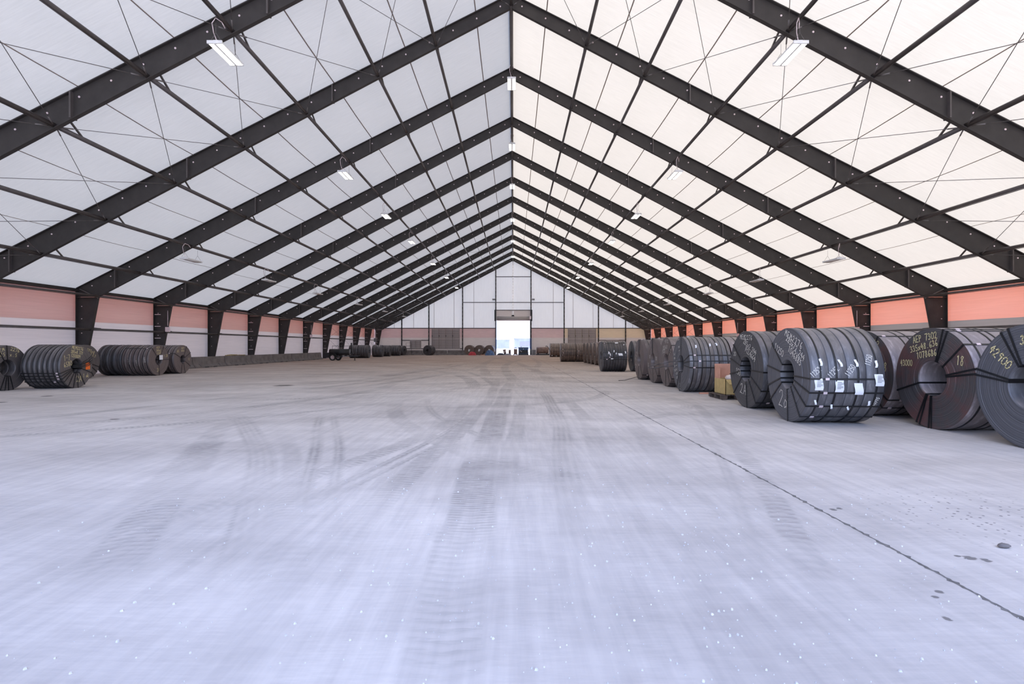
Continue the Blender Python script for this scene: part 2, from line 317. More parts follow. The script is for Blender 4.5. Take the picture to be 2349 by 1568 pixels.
# ------------------------------------------------------------------ mesh helpers
class MB:
    def __init__(s): s.v = []; s.f = []; s.sm = []
    def add(s, vs, fs, smooth=False):
        o = len(s.v); s.v += [tuple(p) for p in vs]
        s.f += [tuple(i+o for i in f) for f in fs]; s.sm += [smooth]*len(fs); return s
    def box(s, x0, x1, y0, y1, z0, z1):
        return s.add([(x0,y0,z0),(x1,y0,z0),(x1,y1,z0),(x0,y1,z0),(x0,y0,z1),(x1,y0,z1),(x1,y1,z1),(x0,y1,z1)],
                     [(0,3,2,1),(4,5,6,7),(0,1,5,4),(1,2,6,5),(2,3,7,6),(3,0,4,7)])
    def bar(s, p0, p1, w, h, up=(0,0,1)):
        """rectangular bar from p0 to p1; w across, h along up"""
        p0, p1 = Vector(p0), Vector(p1); d = (p1-p0).normalized(); u = Vector(up)
        a = d.cross(u)
        if a.length < 1e-5: a = d.cross(Vector((1,0,0)))
        a.normalize(); u = a.cross(d).normalized()
        q = []
        for p in (p0, p1):
            for i, j in ((-1,-1),(1,-1),(1,1),(-1,1)): q.append(p + a*(i*w/2) + u*(j*h/2))
        return s.add(q, [(3,2,1,0),(4,5,6,7),(0,1,5,4),(1,2,6,5),(2,3,7,6),(3,0,4,7)])
    def tube(s, p0, p1, r, n=8, r1=None, cap=True):
        p0, p1 = Vector(p0), Vector(p1); d = (p1-p0).normalized()
        a = d.cross(Vector((0,0,1)))
        if a.length < 1e-4: a = d.cross(Vector((1,0,0)))
        a.normalize(); b = d.cross(a); r1 = r if r1 is None else r1
        q = [p0 + (a*math.cos(2*PI*i/n)+b*math.sin(2*PI*i/n))*r for i in range(n)] + [p1 + (a*math.cos(2*PI*i/n)+b*math.sin(2*PI*i/n))*r1 for i in range(n)]
        s.add(q, [(i, n+i, n+(i+1)%n, (i+1)%n) for i in range(n)], True)
        if cap:
            o = len(s.v)-2*n
            s.f += [tuple(o+i for i in range(n)), tuple(o+2*n-1-i for i in range(n))]; s.sm += [False, False]
        return s
    def path(s, pts, r, n=6):
        for a, b in zip(pts, pts[1:]): s.tube(a, b, r, n)
        return s
    def lathe_x(s, prof, n=48, closed=True):
        """prof: (x, radius) turned about the X axis"""
        o = len(s.v); k = len(prof)
        for i in range(n):
            c, t = math.cos(2*PI*i/n), math.sin(2*PI*i/n)
            for x, r in prof: s.v.append((x, r*c, r*t))
        rng = range(k) if closed else range(k-1)
        for i in range(n):
            for j in rng:
                a, b = o+i*k+j, o+i*k+(j+1)%k; c2, d2 = o+((i+1)%n)*k+(j+1)%k, o+((i+1)%n)*k+j
                s.f.append((a, b, c2, d2)); s.sm.append(abs(prof[j][0]-prof[(j+1)%k][0]) > 1e-9 and abs(prof[j][1]-prof[(j+1)%k][1]) < 0.004)
        return s
    def poly_y(s, pts, y0, y1):
        """a polygon of (x,z) points given depth from y0 to y1"""
        n = len(pts); q = [(x, y0, z) for x, z in pts] + [(x, y1, z) for x, z in pts]
        return s.add(q, [tuple(range(n)), tuple(range(2*n-1, n-1, -1))] + [((i+1) % n, i, n+i, n+(i+1) % n) for i in range(n)])
    def mesh(s, name, mat):
        me = bpy.data.meshes.new(name); me.from_pydata(s.v, [], s.f)
        me.polygons.foreach_set('use_smooth', s.sm)
        me.materials.append(mat); me.update(); return me
    def build(s, name, mat, parent=None, loc=(0,0,0), rot=(0,0,0)):
        return link(name, s.mesh(name, mat), parent, loc, rot)

def link(name, me, parent=None, loc=(0,0,0), rot=(0,0,0)):
    o = bpy.data.objects.new(name, me); C.objects.link(o)
    o.location = loc; o.rotation_euler = rot
    if parent: o.parent = parent
    return o

def tag(o, label=None, cat=None, group=None, kind=None):
    if label: o['label'] = label
    if cat: o['category'] = cat
    if group: o['group'] = group
    if kind: o['kind'] = kind
    return o

def empty(name, loc=(0,0,0), rz=0.0):
    o = bpy.data.objects.new(name, None); C.objects.link(o)
    o.location = loc; o.rotation_euler = (0,0,rz); o.empty_display_size = 0.2
    return o

ORD = ['first','second','third','fourth','fifth','sixth','seventh','eighth','ninth','tenth','eleventh','twelfth','thirteenth','fourteenth','fifteenth','sixteenth']

# ------------------------------------------------------------------ the hall
X0 = -0.1
BAY = 6.0
FY = [3.92 + BAY*i for i in range(15)]       # frame planes
FY[2] = 16.3; FY[3] = 22.1
Y_FRONT, Y_END = -2.08, 88.4
PITCH = 0.507
def z_roof(dx): return 16.15 - PITCH*abs(dx)
def z_soff(dx): return 15.55 - 0.5277*abs(dx)
XW = 22.95                                    # wall membrane
Z_RED, Z_EAVE = 2.83, 4.42

# floor: slabs divided by the two joints that show
floor = MB().box(-24, 24, Y_FRONT-1, Y_END+0.6, -0.35, -0.0015).build('floor', M['joint']); tag(floor, kind='structure')
JX, JY = 2.89, 5.14
# fine enough near the camera to carry the tyre tracks as a mesh attribute; the long joint has a crumbled edge
def slab(xs, ys, crumble):
    xs = np.array(xs); ys = np.array(ys); nx, ny = len(xs), len(ys)
    jr = np.random.RandomState(abs(int(xs[0]*10+ys[0]))+3)
    X, Y = np.meshgrid(xs, ys); X = X.copy()
    e = jr.uniform(0, 0.010, ny) + np.where(jr.rand(ny) < 0.25, jr.uniform(0, 0.022, ny), 0)
    if crumble > 0: X[:, -1] -= e
    else: X[:, 0] += e
    wear_tone, ph, ld = track_field(X.ravel(), Y.ravel())
    top = np.stack([X.ravel(), Y.ravel(), np.zeros(nx*ny)], 1)
    idx = np.arange(nx*ny).reshape(ny, nx)
    f = np.stack([idx[:-1, :-1], idx[:-1, 1:], idx[1:, 1:], idx[1:, :-1]], -1).reshape(-1, 4)
    # rim
    loop = np.concatenate([idx[0, :], idx[1:, -1], idx[-1, ::-1][1:], idx[::-1, 0][1:-1]])
    bot = top[loop].copy(); bot[:, 2] = -0.2; n0 = nx*ny; k = len(loop)
    a = np.arange(k); b = (a+1) % k
    rim = np.stack([loop[a], n0+a, n0+b, loop[b]], 1)
    V = np.concatenate([top, bot]); F = np.concatenate([f, rim])
    me = bpy.data.meshes.new('slab'); me.vertices.add(len(V)); me.vertices.foreach_set('co', V.ravel())
    me.loops.add(F.size); me.loops.foreach_set('vertex_index', F.ravel().astype(np.int32))
    me.polygons.add(len(F)); me.polygons.foreach_set('loop_start', np.arange(0, F.size, 4, dtype=np.int32))
    me.update(calc_edges=True)
    at = me.attributes.new('tracks', 'FLOAT_VECTOR', 'POINT')
    A = np.zeros((len(V), 3)); A[:n0, 0] = wear_tone; A[:n0, 1] = ph; A[:n0, 2] = ld
    at.data.foreach_set('vector', A.ravel())
    me.polygons.foreach_set('use_smooth', np.zeros(len(F), dtype=bool)); me.materials.append(M['floor']); me.update()
    return link('slab', me, floor)
near_y = list(np.arange(Y_FRONT-1, 2.2, 0.6)) + list(np.geomspace(2.2, JY-0.0025, 110))
far_y = list(np.geomspace(JY+0.0025, 30.0, 240)) + list(np.linspace(30.3, Y_END+0.6, 90))
left_x = list(np.linspace(-24, -12.2, 16)) + list(np.linspace(-12, JX-0.006, 430))
right_x = list(np.linspace(JX+0.006, 6.0, 85)) + list(np.linspace(6.3, 24, 20))
for xs, cr in ((left_x, 1), (right_x, -1)):
    for ys in (near_y, far_y): slab(xs, ys, cr)

# yard outside
yard = MB().box(-400, 400, -300, 700, -0.6, -0.36).build('ground_yard', M['dirt']); tag(yard, kind='structure')

# roof membrane: strips between the frames, welded seams
ceiling = empty('ceiling'); tag(ceiling, kind='structure')
SEAMS = [0.0] + [1.47 + 2.93*k for k in range(7)] + [22.95]
bays = [(Y_FRONT, FY[0])] + list(zip(FY, FY[1:])) + [(FY[-1], Y_END)]
for sgn in (-1, 1):
    for a, b in zip(SEAMS, SEAMS[1:]):
        cache = {}
        for (ya, yb) in bays:
            key = round(yb-ya, 3)
            if key not in cache:
                n = 4; vs_ = []
                for i in range(n+1):
                    y = (yb-ya)*i/n; sag = 0.05*math.sin(PI*i/n)
                    for dx in (a, b): vs_.append((X0+sgn*dx, y, z_roof(dx)-sag*(0 if dx == 0 else 1)))
                fs = [(2*i, 2*i+1, 2*i+3, 2*i+2) for i in range(n)]
                if sgn > 0: fs = [f[::-1] for f in fs]
                mb = MB(); mb.add(vs_, fs, True); cache[key] = mb.mesh('membrane_strip', M['roof'])
            link('membrane_strip', cache[key], ceiling, (0, ya, 0))
    for b in SEAMS[1:-1]:
        mb = MB()
        for (ya, yb) in bays:
            for i in range(4):
                y0_, y1_ = ya+(yb-ya)*i/4, ya+(yb-ya)*(i+1)/4
                s0, s1 = 0.05*math.sin(PI*i/4), 0.05*math.sin(PI*(i+1)/4)
                mb.bar((X0+sgn*b, y0_, z_roof(b)-s0-0.012), (X0+sgn*b, y1_, z_roof(b)-s1-0.012), 0.045, 0.008)
        mb.build('welded_seam', M['seam'], ceiling)
mb = MB(); mb.bar((X0, Y_FRONT, 16.05), (X0, Y_END, 16.05), 0.16, 0.16); mb.build('ridge_cap', M['tube'], ceiling)

# side walls
for side, sgn in (('left', -1), ('right', 1)):
    w = empty('wall_'+side); tag(w, kind='structure')
    for i, (ya, yb) in enumerate(bays):
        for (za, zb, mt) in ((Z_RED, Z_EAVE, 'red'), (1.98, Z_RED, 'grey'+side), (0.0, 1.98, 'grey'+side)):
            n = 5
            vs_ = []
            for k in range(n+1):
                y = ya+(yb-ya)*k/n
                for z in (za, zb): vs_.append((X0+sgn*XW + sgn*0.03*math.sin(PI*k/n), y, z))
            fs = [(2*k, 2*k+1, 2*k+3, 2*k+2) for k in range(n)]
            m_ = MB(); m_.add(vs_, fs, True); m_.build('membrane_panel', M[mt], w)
    tr = MB()
    tr.bar((X0+sgn*(XW-0.14), Y_FRONT, Z_EAVE+0.03), (X0+sgn*(XW-0.14), Y_END, Z_EAVE+0.03), 0.25, 0.16)
    tag(tr.build('trim_1' if sgn < 0 else 'trim_2', M['steel']), kind='structure')

# far end wall
we = empty('wall_back'); tag(we, kind='structure')
def roof_cut(xa, xb): return z_roof(xa-X0)-0.02, z_roof(xb-X0)-0.02
DW = 2.83
cols = [-18.55, -14.05, -8.45, -2.95, 2.9, 8.4, 14.1, 18.6]
edges = sorted([-22.9, -19.8, -16.6, -13.2, -9.9, -6.6, -2.95, X0, 2.9, 6.6, 9.9, 13.2, 16.6, 19.8, 22.8])
for xa, xb in zip(edges, edges[1:]):
    zb0 = 7.42 if -3 < (xa+xb)/2 < 3 else 4.4
    za, zb = roof_cut(xa, xb)
    if min(za, zb) < zb0:                       # corner strip under the eave
        lo = xa if za < zb else xb
        pts = [(xa, 4.4), (xb, 4.4), (xb, max(zb, 4.41)), (xa, max(za, 4.41))]
    else:
        pts = [(xa, zb0), (xb, zb0), (xb, zb), (xa, za)]
    m_ = MB(); m_.poly_y(pts, Y_END, Y_END+0.01); m_.build('membrane_panel', M['endw'], we)
for x in edges[1:-1]:
    if abs(x) > 3: MB().box(x-0.025, x+0.025, Y_END-0.02, Y_END-0.004, 4.4, z_roof(x-X0)-0.3).build('welded_seam', M['seam'], we)
for xa, xb in ((-22.9, -18.55), (-18.55, -14.05), (-14.05, -8.45), (-8.45, -2.95), (2.9, 8.4), (8.4, 14.1), (14.1, 18.6), (18.6, 22.8)):
    up = 'endp' if xa < 8 else 'ends'
    MB().box(xa, xb, Y_END, Y_END+0.01, Z_RED, 4.4).build('membrane_panel', M[up], we)
    MB().box(xa, xb, Y_END, Y_END+0.01, 0, Z_RED).build('membrane_panel', M['endg'], we)
# header over the door
MB().box(-2.95, 2.9, Y_END+0.02, Y_END+0.06, 5.7, 7.42).build('header_panel', M['endg'], we)
bolts = MB()
for k, x in enumerate(cols):
    z1 = z_roof(x-X0)-0.4
    MB().box(x-0.09, x+0.09, Y_END-0.22, Y_END-0.04, 0, z1).build('end_post', M['steel'], we)
    z = 0.8
    while z < z1-0.3:
        bolts.box(x-0.03, x+0.03, Y_END-0.235, Y_END-0.22, z, z+0.05); z += 0.66
tag(bolts.build('post_bolts', M['galv'], we), kind='stuff')
for xa, xb, z in ((-8.45, 8.4, 8.70), (-2.95, 2.9, 12.95), (-2.95, 2.9, 7.42), (-22.4, -2.95, 4.42), (2.9, 22.3, 4.42), (-18.5, -14.05, 2.42), (14.1, 18.6, 2.42), (-18.5, -8.5, 1.02)):
    MB().box(xa, xb, Y_END-0.12, Y_END-0.03, z-0.055, z+0.055).build('end_girt', M['tube' if z > 4.5 else 'steel'], we)
# laced strip in the middle of the gable
st = MB().box(X0-0.15, X0+0.15, Y_END-0.1, Y_END-0.08, 6.5, 15.6).build('lacing_strip', M['strip'], we)
ey = MB(); z = 6.8
while z < 15.5: ey.box(X0-0.05, X0+0.05, Y_END-0.12, Y_END-0.10, z, z+0.07); z += 0.48
tag(ey.build('grommets', M['black'], st), kind='stuff')
MB().poly_y([(X0-0.28, 6.38), (X0+0.28, 6.38), (X0+0.12, 6.62), (X0-0.12, 6.62)], Y_END-0.16, Y_END-0.1).build('strip_foot', M['black'], we)
MB().box(-3.5, -3.0, Y_END-0.3, Y_END-0.12, 9.05, 9.3).build('junction_plate', M['greyst'], we)
MB().box(3.05, 3.5, Y_END-0.3, Y_END-0.12, 9.05, 9.3).build('junction_plate', M['greyst'], we)

# roller door, rolled up
dr = empty('door_1', (0, Y_END-0.3, 0)); tag(dr, kind='structure')
mb = MB(); mb.tube((-2.75, 0, 6.05), (2.7, 0, 6.05), 0.30, 20); mb.build('curtain_roll', M['door'], dr)
MB().box(-2.8, 2.75, -0.12, 0.1, 5.62, 5.76).build('bottom_rail', M['galv'], dr)
MB().box(-3.15, -2.86, -0.2, 0.2, 5.6, 7.45).build('side_bracket', M['black'], dr)
MB().box(2.78, 3.1, -0.2, 0.2, 5.6, 7.45).build('side_bracket', M['black'], dr)
MB().box(2.62, 2.9, -0.45, -0.2, 5.9, 6.4).build('motor', M['galv'], dr)
for xa in (-2.95, 2.72): MB().box(xa, xa+0.12, -0.1, 0.12, 0, 5.7).build('guide_rail', M['steel'], dr)
for xa in (-3.02, 2.84): MB().box(xa, xa+0.16, -0.16, -0.02, 0.9, 2.8).build('guard_post', M['blue'], dr)

# louvered shutters on the end wall
def shutter(name_label, x0, x1, z0, z1, ncol, nrow, slats):
    t = empty('louvered_shutter', ((x0+x1)/2, Y_END-0.12, z0)); w, h = x1-x0, z1-z0
    tag(t, name_label, 'shutter', 'louvered shutters on the end wall')
    fr = MB(); fr.box(-w/2-0.1, -w/2, -0.1, 0.05, 0, h); fr.box(w/2, w/2+0.1, -0.1, 0.05, 0, h); fr.box(-w/2-0.1, w/2+0.1, -0.1, 0.05, h, h+0.09); fr.box(-w/2-0.1, w/2+0.1, -0.12, 0.06, -0.09, 0)
    fr.build('frame', M['shutter'], t)
    cw, rh = w/ncol, h/nrow
    pan = MB().box(-cw/2+0.02, cw/2-0.02, -0.02, 0.03, 0.02, rh-0.02).mesh('louver_panel', M['wood'])
    sh = rh/slats
    sl = MB().add([(-cw/2+0.05, -0.09, 0), (cw/2-0.05, -0.09, 0), (cw/2-0.05, -0.02, sh*0.75), (-cw/2+0.05, -0.02, sh*0.75), (-cw/2+0.05, -0.075, -0.012), (cw/2-0.05, -0.075, -0.012)], [(0,1,2,3), (0,4,5,1), (3,2,5,4)]).mesh('slat', M['shutter'])
    lat = MB().box(-0.04, 0.04, -0.13, -0.06, 0, 0.22).mesh('latch', M['black'])
    for c in range(ncol):
        for r in range(nrow):
            p = link('louver_panel', pan, t, (-w/2+cw*(c+0.5), -0.03, r*rh))
            for k in range(slats): link('slat', sl, p, (0, 0, 0.03+k*sh*0.98))
            if nrow > 1 and r == nrow-1: link('latch', lat, p, (-cw/2+0.05, 0, rh*0.22))
shutter('large louvered shutter behind the lone black coil, beside the post', -13.5, -9.0, 1.05, 4.28, 4, 2, 9)
shutter('large louvered shutter rising behind the tan and brown coils', 9.1, 13.6, 1.05, 4.28, 4, 2, 9)
shutter('small louvered shutter low on the end wall with a handrail', -17.1, -15.4, 1.12, 2.36, 2, 1, 7)
shutter('small louvered shutter mostly hidden by the black striped coil', 15.4, 17.4, 1.12, 2.36, 2, 1, 7)

# ------------------------------------------------------------------ steel frames
def rafter_mesh(sgn):
    mb = MB()
    t = 0.012
    KX, KZ, OX = 21.7, 4.10, 22.78
    top = lambda dx: z_roof(dx) - 0.05
    mb.poly_y([(sgn*dx, z) for dx, z in ((0.0, top(0)), (OX, top(OX)), (OX, KZ), (KX, KZ), (0.0, z_soff(0)))], -t, t)
    mb.bar((0, 0, top(0)), (sgn*OX, 0, top(OX)), 0.22, 0.03, (0, 0, 1))
    mb.bar((0, 0, z_soff(0)), (sgn*KX, 0, KZ), 0.15, 0.03, (0, 0, 1))
    return mb.mesh('rafter', M['steel'])
def column_mesh(sgn):
    mb = MB(); KX, KZ, OX = 21.7, 4.08, 22.78
    mb.poly_y([(sgn*KX, KZ), (sgn*OX, KZ), (sgn*OX, 0), (sgn*22.47, 0)], -0.012, 0.012)
    mb.bar((sgn*KX, 0, KZ), (sgn*22.47, 0, 0), 0.16, 0.03, (1, 0, 0))
    mb.bar((sgn*(OX-0.015), 0, KZ+0.3), (sgn*(OX-0.015), 0, 0), 0.30, 0.03, (1, 0, 0))
    mb.bar((sgn*KX, 0, KZ-0.02), (sgn*OX, 0, KZ-0.02), 0.28, 0.02)
    mb.box(min(sgn*22.4, sgn*22.85), max(sgn*22.4, sgn*22.85), -0.2, 0.2, 0, 0.03)
    return mb.mesh('column', M['steel'])
def splice_mesh(sgn, dx):
    mb = MB(); z1, z0 = z_roof(dx)-0.06, z_soff(dx)
    s = 0.12 if dx < 20 else 0.35
    mb.bar((sgn*dx, 0, z1), (sgn*(dx+s*0.0), 0, z0), 0.26, 0.05, (1, 0, 0))
    return mb.mesh('splice_plate', M['tube'])
def dots_mesh(sgn):
    mb = MB(); dx = 0.45
    while dx < 22.2:
        z = z_roof(dx)-0.05-0.26
        mb.tube((sgn*dx, -0.035, z), (sgn*dx, -0.012, z), 0.033, 6)
        dx += 0.98
    for z in (3.6, 2.95, 2.2, 1.5): mb.tube((sgn*22.55, -0.035, z), (sgn*22.55, -0.012, z), 0.025, 6)
    return mb.mesh('bolt_heads', M['galv'])
def knee_mesh(sgn):
    mb = MB(); mb.tube((sgn*22.6, -0.1, 4.5), (sgn*21.62, -0.1, 4.02), 0.022, 6); return mb.mesh('knee_rod', M['cable'])
RM = {s: rafter_mesh(s) for s in (-1, 1)}; CM = {s: column_mesh(s) for s in (-1, 1)}
SM = {(s, d): splice_mesh(s, d) for s in (-1, 1) for d in (7.4, 13.4, 20.75)}
DM = {s: dots_mesh(s) for s in (-1, 1)}; KM = {s: knee_mesh(s) for s in (-1, 1)}
peak = MB().bar((0, 0, 16.08), (0, 0, 15.5), 0.28, 0.06, (1, 0, 0)).mesh('ridge_plate', M['tube'])
pegs = {}
for s in (-1, 1):
    mb = MB()
    for z in (3.5, 2.75, 2.0, 1.2): mb.box(min(s*22.35, s*22.72), max(s*22.35, s*22.72), -0.11, -0.07, z, z+0.035)
    pegs[s] = mb.mesh('clip', M['galv'])
for i, y in enumerate(FY):
    t = empty('portal_frame', (X0, y, 0))
    k = len(FY)-1-i
    tag(t, 'dark steel portal frame, ' + ('standing against the far end wall' if k == 0 else ORD[k] + ' counting from the far end wall'), 'steel frame', 'portal frames carrying the roof')
    for s in (-1, 1):
        r = link('rafter', RM[s], t)
        for d in (7.4, 13.4, 20.75): link('splice_plate', SM[(s, d)], r)
        tag(link('bolt_heads', DM[s], r), kind='stuff')
        c = link('column', CM[s], t)
        link('knee_rod', KM[s], c)
        if i % 2 or i > 8: tag(link('clip', pegs[s], c), kind='stuff')
    link('ridge_plate', peak, t)

# ------------------------------------------------------------------ purlin tubes between the frames
PX = [3.12, 5.52, 8.5, 11.1, 13.95, 16.82, 19.5]
PN = ['next to the ridge', 'second down from the ridge', 'carrying the middle lamps', 'fourth down from the ridge', 'fifth down from the ridge', 'sixth down from the ridge', 'last above the eave']
ybays = [(Y_FRONT, FY[0])] + list(zip(FY, FY[1:]))
tube_me = {}
def tube_line(label, x, z, r, kick=None, sgn=0, flat=False):
    t = empty('purlin_tube', (x, Y_FRONT, z)); tag(t, label, 'purlin', 'purlin tubes running along the hall')
    for (ya, yb) in ybays:
        key = (round(yb-ya, 2), r)
        if key not in tube_me:
            mb = MB(); mb.tube((0, 0.02, 0), (0, yb-ya-0.02, 0), r, 10); mb.tube((0.0, 0.02, -r-0.018), (0.0, yb-ya-0.02, -r-0.018), 0.014, 5)
            tube_me[key] = mb.mesh('tube_length', M['tube'])
        link('tube_length', tube_me[key], t, (0, ya-Y_FRONT, 0))
    if kick:
        mb = MB(); mb.bar((0, 0.03, kick), (0, 1.05, 0.02), 0.05, 0.05); km = mb.mesh('kicker_strut', M['tube'])
        for y in FY[:-1]: link('kicker_strut', km, t, (0, y-Y_FRONT, 0))
    return t
tube_line('dark tube running along the ridge of the roof', X0, 15.62, 0.055)
for s, side in ((-1, 'shaded'), (1, 'sunlit')):
    for d, nm in zip(PX, PN):
        z = z_soff(d)+0.10
        tube_line('dark roof tube under the %s slope, %s' % (side, nm), X0+s*d, z, 0.066, z_roof(d)-0.08-z, s)
    tube_line('eave tube at the knees of the frames, %s side' % ('pale pink wall' if s < 0 else 'red wall'), X0+s*21.62, 4.14, 0.05)
    g = tube_line('wall rail tube in front of the %s wall' % ('pale pink' if s < 0 else 'red'), X0+s*22.1, 2.41, 0.05)
    mb = MB(); mb.bar((0, 0.03, 0.10), (0, 1.0, 0.06), 0.05, 0.04); km = mb.mesh('stay', M['tube'])
    for y in FY[:-1]: link('stay', km, g, (s*0.25, y-Y_FRONT, 0))

# ------------------------------------------------------------------ bracing cables
BR = [1, 2, 10, 11, 12, 13]
dall = [0.0] + PX + [21.62]
for bi in BR:
    ya, yb = FY[bi], FY[bi+1]
    for s, side in ((-1, 'shaded'), (1, 'sunlit')):
        k = BR.index(bi)
        where = ['between the two frames close overhead', 'in the bay with the first hanging lamps'][k] if k < 2 else 'in bay %s from the end wall' % ORD[13-bi]
        t = empty('cable_bracing', (X0, ya, 0)); tag(t, 'crossed steel cables under the %s slope, %s' % (side, where), 'cable bracing', 'roof bracing cables')
        for a, b in zip(dall, dall[1:]):
            za, zb = z_soff(a)+0.06, z_soff(b)+0.06
            for (p, q) in (((s*a, 0.03, za), (s*b, yb-ya-0.03, zb)), ((s*b, 0.03, zb), (s*a, yb-ya-0.03, za))):
                mb = MB(); mb.tube(p, q, 0.011, 5)
                pv, qv = Vector(p), Vector(q)
                mb.tube(pv.lerp(qv, 0.02), pv.lerp(qv, 0.07), 0.022, 6); mb.tube(pv.lerp(qv, 0.93), pv.lerp(qv, 0.98), 0.022, 6)
                mb.build('cable', M['cable'], t)
for bi in (10, 11, 12, 13):
    ya, yb = FY[bi], FY[bi+1]
    for s, side in ((-1, 'pale pink'), (1, 'red')):
        t = empty('wall_bracing', (X0, ya, 0)); tag(t, 'crossed steel cables before the %s side wall, bay %s from the end' % (side, ORD[13-bi]), 'cable bracing', 'wall bracing cables')
        for z0, z1 in ((0.4, 2.4), (2.4, 4.1)):
            for (a, b) in ((z0, z1), (z1, z0)):
                MB().tube((s*22.2, 0.03, a), (s*22.2, yb-ya-0.03, b), 0.011, 5).build('cable', M['cable'], t)

# ------------------------------------------------------------------ lamps
LL, LW = 1.24, 0.42
lamp_parts = {}
mb = MB(); mb.box(-LW/2, LW/2, -LL/2, LL/2, 0, 0.05); mb.box(-LW/2-0.01, LW/2+0.01, -LL/2-0.01, -LL/2+0.03, -0.02, 0.07); mb.box(-LW/2-0.01, LW/2+0.01, LL/2-0.03, LL/2+0.01, -0.02, 0.07); mb.box(-0.025, 0.025, -LL/2, LL/2, -0.03, 0.02); mb.box(-0.07, 0.07, -LL/2+0.05, -LL/2+0.3, 0.05, 0.11)
lamp_parts['housing'] = mb.mesh('housing', M['white'])
mb = MB()
for k in range(3): mb.tube((0.075+0.046*k, -LL/2+0.04, -0.006), (0.075+0.046*k, LL/2-0.04, -0.006), 0.021, 6)
lamp_parts['tube_bank'] = mb.mesh('tube_bank', M['lamp'])
lamp_parts['dead_bank'] = lamp_parts['tube_bank'].copy(); lamp_parts['dead_bank'].materials[0] = M['white']
mb = MB()
for e in (-1, 1):
    for q in (-1, 1): mb.tube((q*LW*0.4, e*LL*0.44, 0.07), (0, e*LL*0.44, 0.33), 0.005, 4)
    mb.tube((0, e*LL*0.44, 0.33), (0, e*LL*0.44, 0.62), 0.005, 4)
lamp_parts['hanger'] = mb.mesh('hanger', M['cable'])
mb = MB(); pts = [(0, -LL/2+0.15, 0.1), (-0.08, -LL/2+0.1, 0.35), (-0.10, -LL/2+0.05, 0.60), (-0.02, -LL/2+0.1, 0.78), (0.08, -LL/2+0.25, 0.74), (0.12, -LL/2+0.35, 0.62)]
mb.path(pts, 0.012, 5); lamp_parts['power_cord'] = mb.mesh('power_cord', M['galv'])
LYS = [16.0, 27.4, 36.1, 45.1, 57.1, 68.7, 80.8]
LROWS = [(X0, 15.0, 'lit under the ridge'), (-8.65, 10.3, 'lit over the barrier side'), (8.32, 10.3, 'lit over the big coils'), (-16.6, 5.92, 'unlit low over the barriers'), (16.5, 5.92, 'unlit low over the big coils')]
for (lx, lz, wh) in LROWS:
    for j, ly in enumerate(LYS):
        if j == 0 and abs(lx) < 1: continue
        t = empty('hanging_lamp', (lx, ly, lz))
        k = len(LYS)-1-j
        tag(t, 'strip lamp %s, %s from the end wall' % (wh, ORD[k]), 'lamp', 'hanging strip lamps')
        link('housing', lamp_parts['housing'], t)
        bank = lamp_parts['dead_bank' if abs(lx) > 12 else 'tube_bank']
        link('tube_bank', bank, t); link('tube_bank', bank, t, (-0.242, 0, 0))
        h = link('hanger', lamp_parts['hanger'], t); link('power_cord', lamp_parts['power_cord'], t)

# ------------------------------------------------------------------ painted writing: pen strokes
G = {
 '0': [[(.3,1),(.08,.8),(.02,.45),(.12,.1),(.32,0),(.52,.15),(.58,.5),(.5,.85),(.3,1)]],
 '1': [[(.2,.8),(.34,1),(.3,0)]],
 '2': [[(.05,.78),(.2,.98),(.42,.95),(.5,.72),(.3,.35),(.03,.02),(.3,.06),(.58,0)]],
 '3': [[(.06,.88),(.28,1),(.48,.82),(.26,.56),(.52,.36),(.4,.06),(.04,.08)]],
 '4': [[(.38,1),(.04,.42),(.58,.46)],[(.46,.75),(.4,0)]],
 '5': [[(.55,1),(.16,.96),(.1,.58),(.38,.6),(.52,.32),(.34,.02),(.04,.1)]],
 '6': [[(.46,1),(.16,.65),(.06,.25),(.26,0),(.5,.14),(.46,.4),(.1,.34)]],
 '7': [[(.03,.95),(.56,1),(.26,0)]],
 '8': [[(.5,.86),(.26,1),(.1,.78),(.46,.34),(.38,.04),(.12,.06),(.1,.32),(.5,.8)]],
 '9': [[(.52,.82),(.26,.98),(.08,.72),(.3,.52),(.52,.78),(.44,0)]],
 'A': [[(0,0),(.3,1),(.56,0)],[(.1,.36),(.48,.4)]],
 'E': [[(.52,1),(.08,.97),(.04,.02),(.52,0)],[(.06,.5),(.42,.54)]],
 'P': [[(.06,0),(.1,.98),(.46,.9),(.46,.6),(.1,.5)]],
 'M': [[(0,0),(.08,1),(.3,.4),(.5,1),(.6,0)]],
 'C': [[(.52,.85),(.3,1),(.06,.6),(.14,.1),(.5,.08)]],
 'L': [[(.1,1),(.06,.02),(.5,.04)]],
 'd': [[(.46,1),(.42,.02)],[(.44,.4),(.2,.5),(.06,.22),(.2,0),(.42,.12)]],
 'o': [[(.28,.55),(.08,.3),(.26,0),(.48,.24),(.28,.55)]],
 'k': [[(.1,1),(.08,0)],[(.46,.6),(.12,.28),(.5,0)]],
 'x': [[(.06,.6),(.5,.08)],[(.5,.62),(.04,.06)]],
 'H': [[(.06,1),(.04,0)],[(.52,1),(.5,0)],[(.05,.5),(.5,.52)]],
 '-': [[(.08,.48),(.5,.52)]], '.': [[(.2,.02),(.26,.08)]], ' ': [], '/': [[(.5,1),(.1,0)]],
}
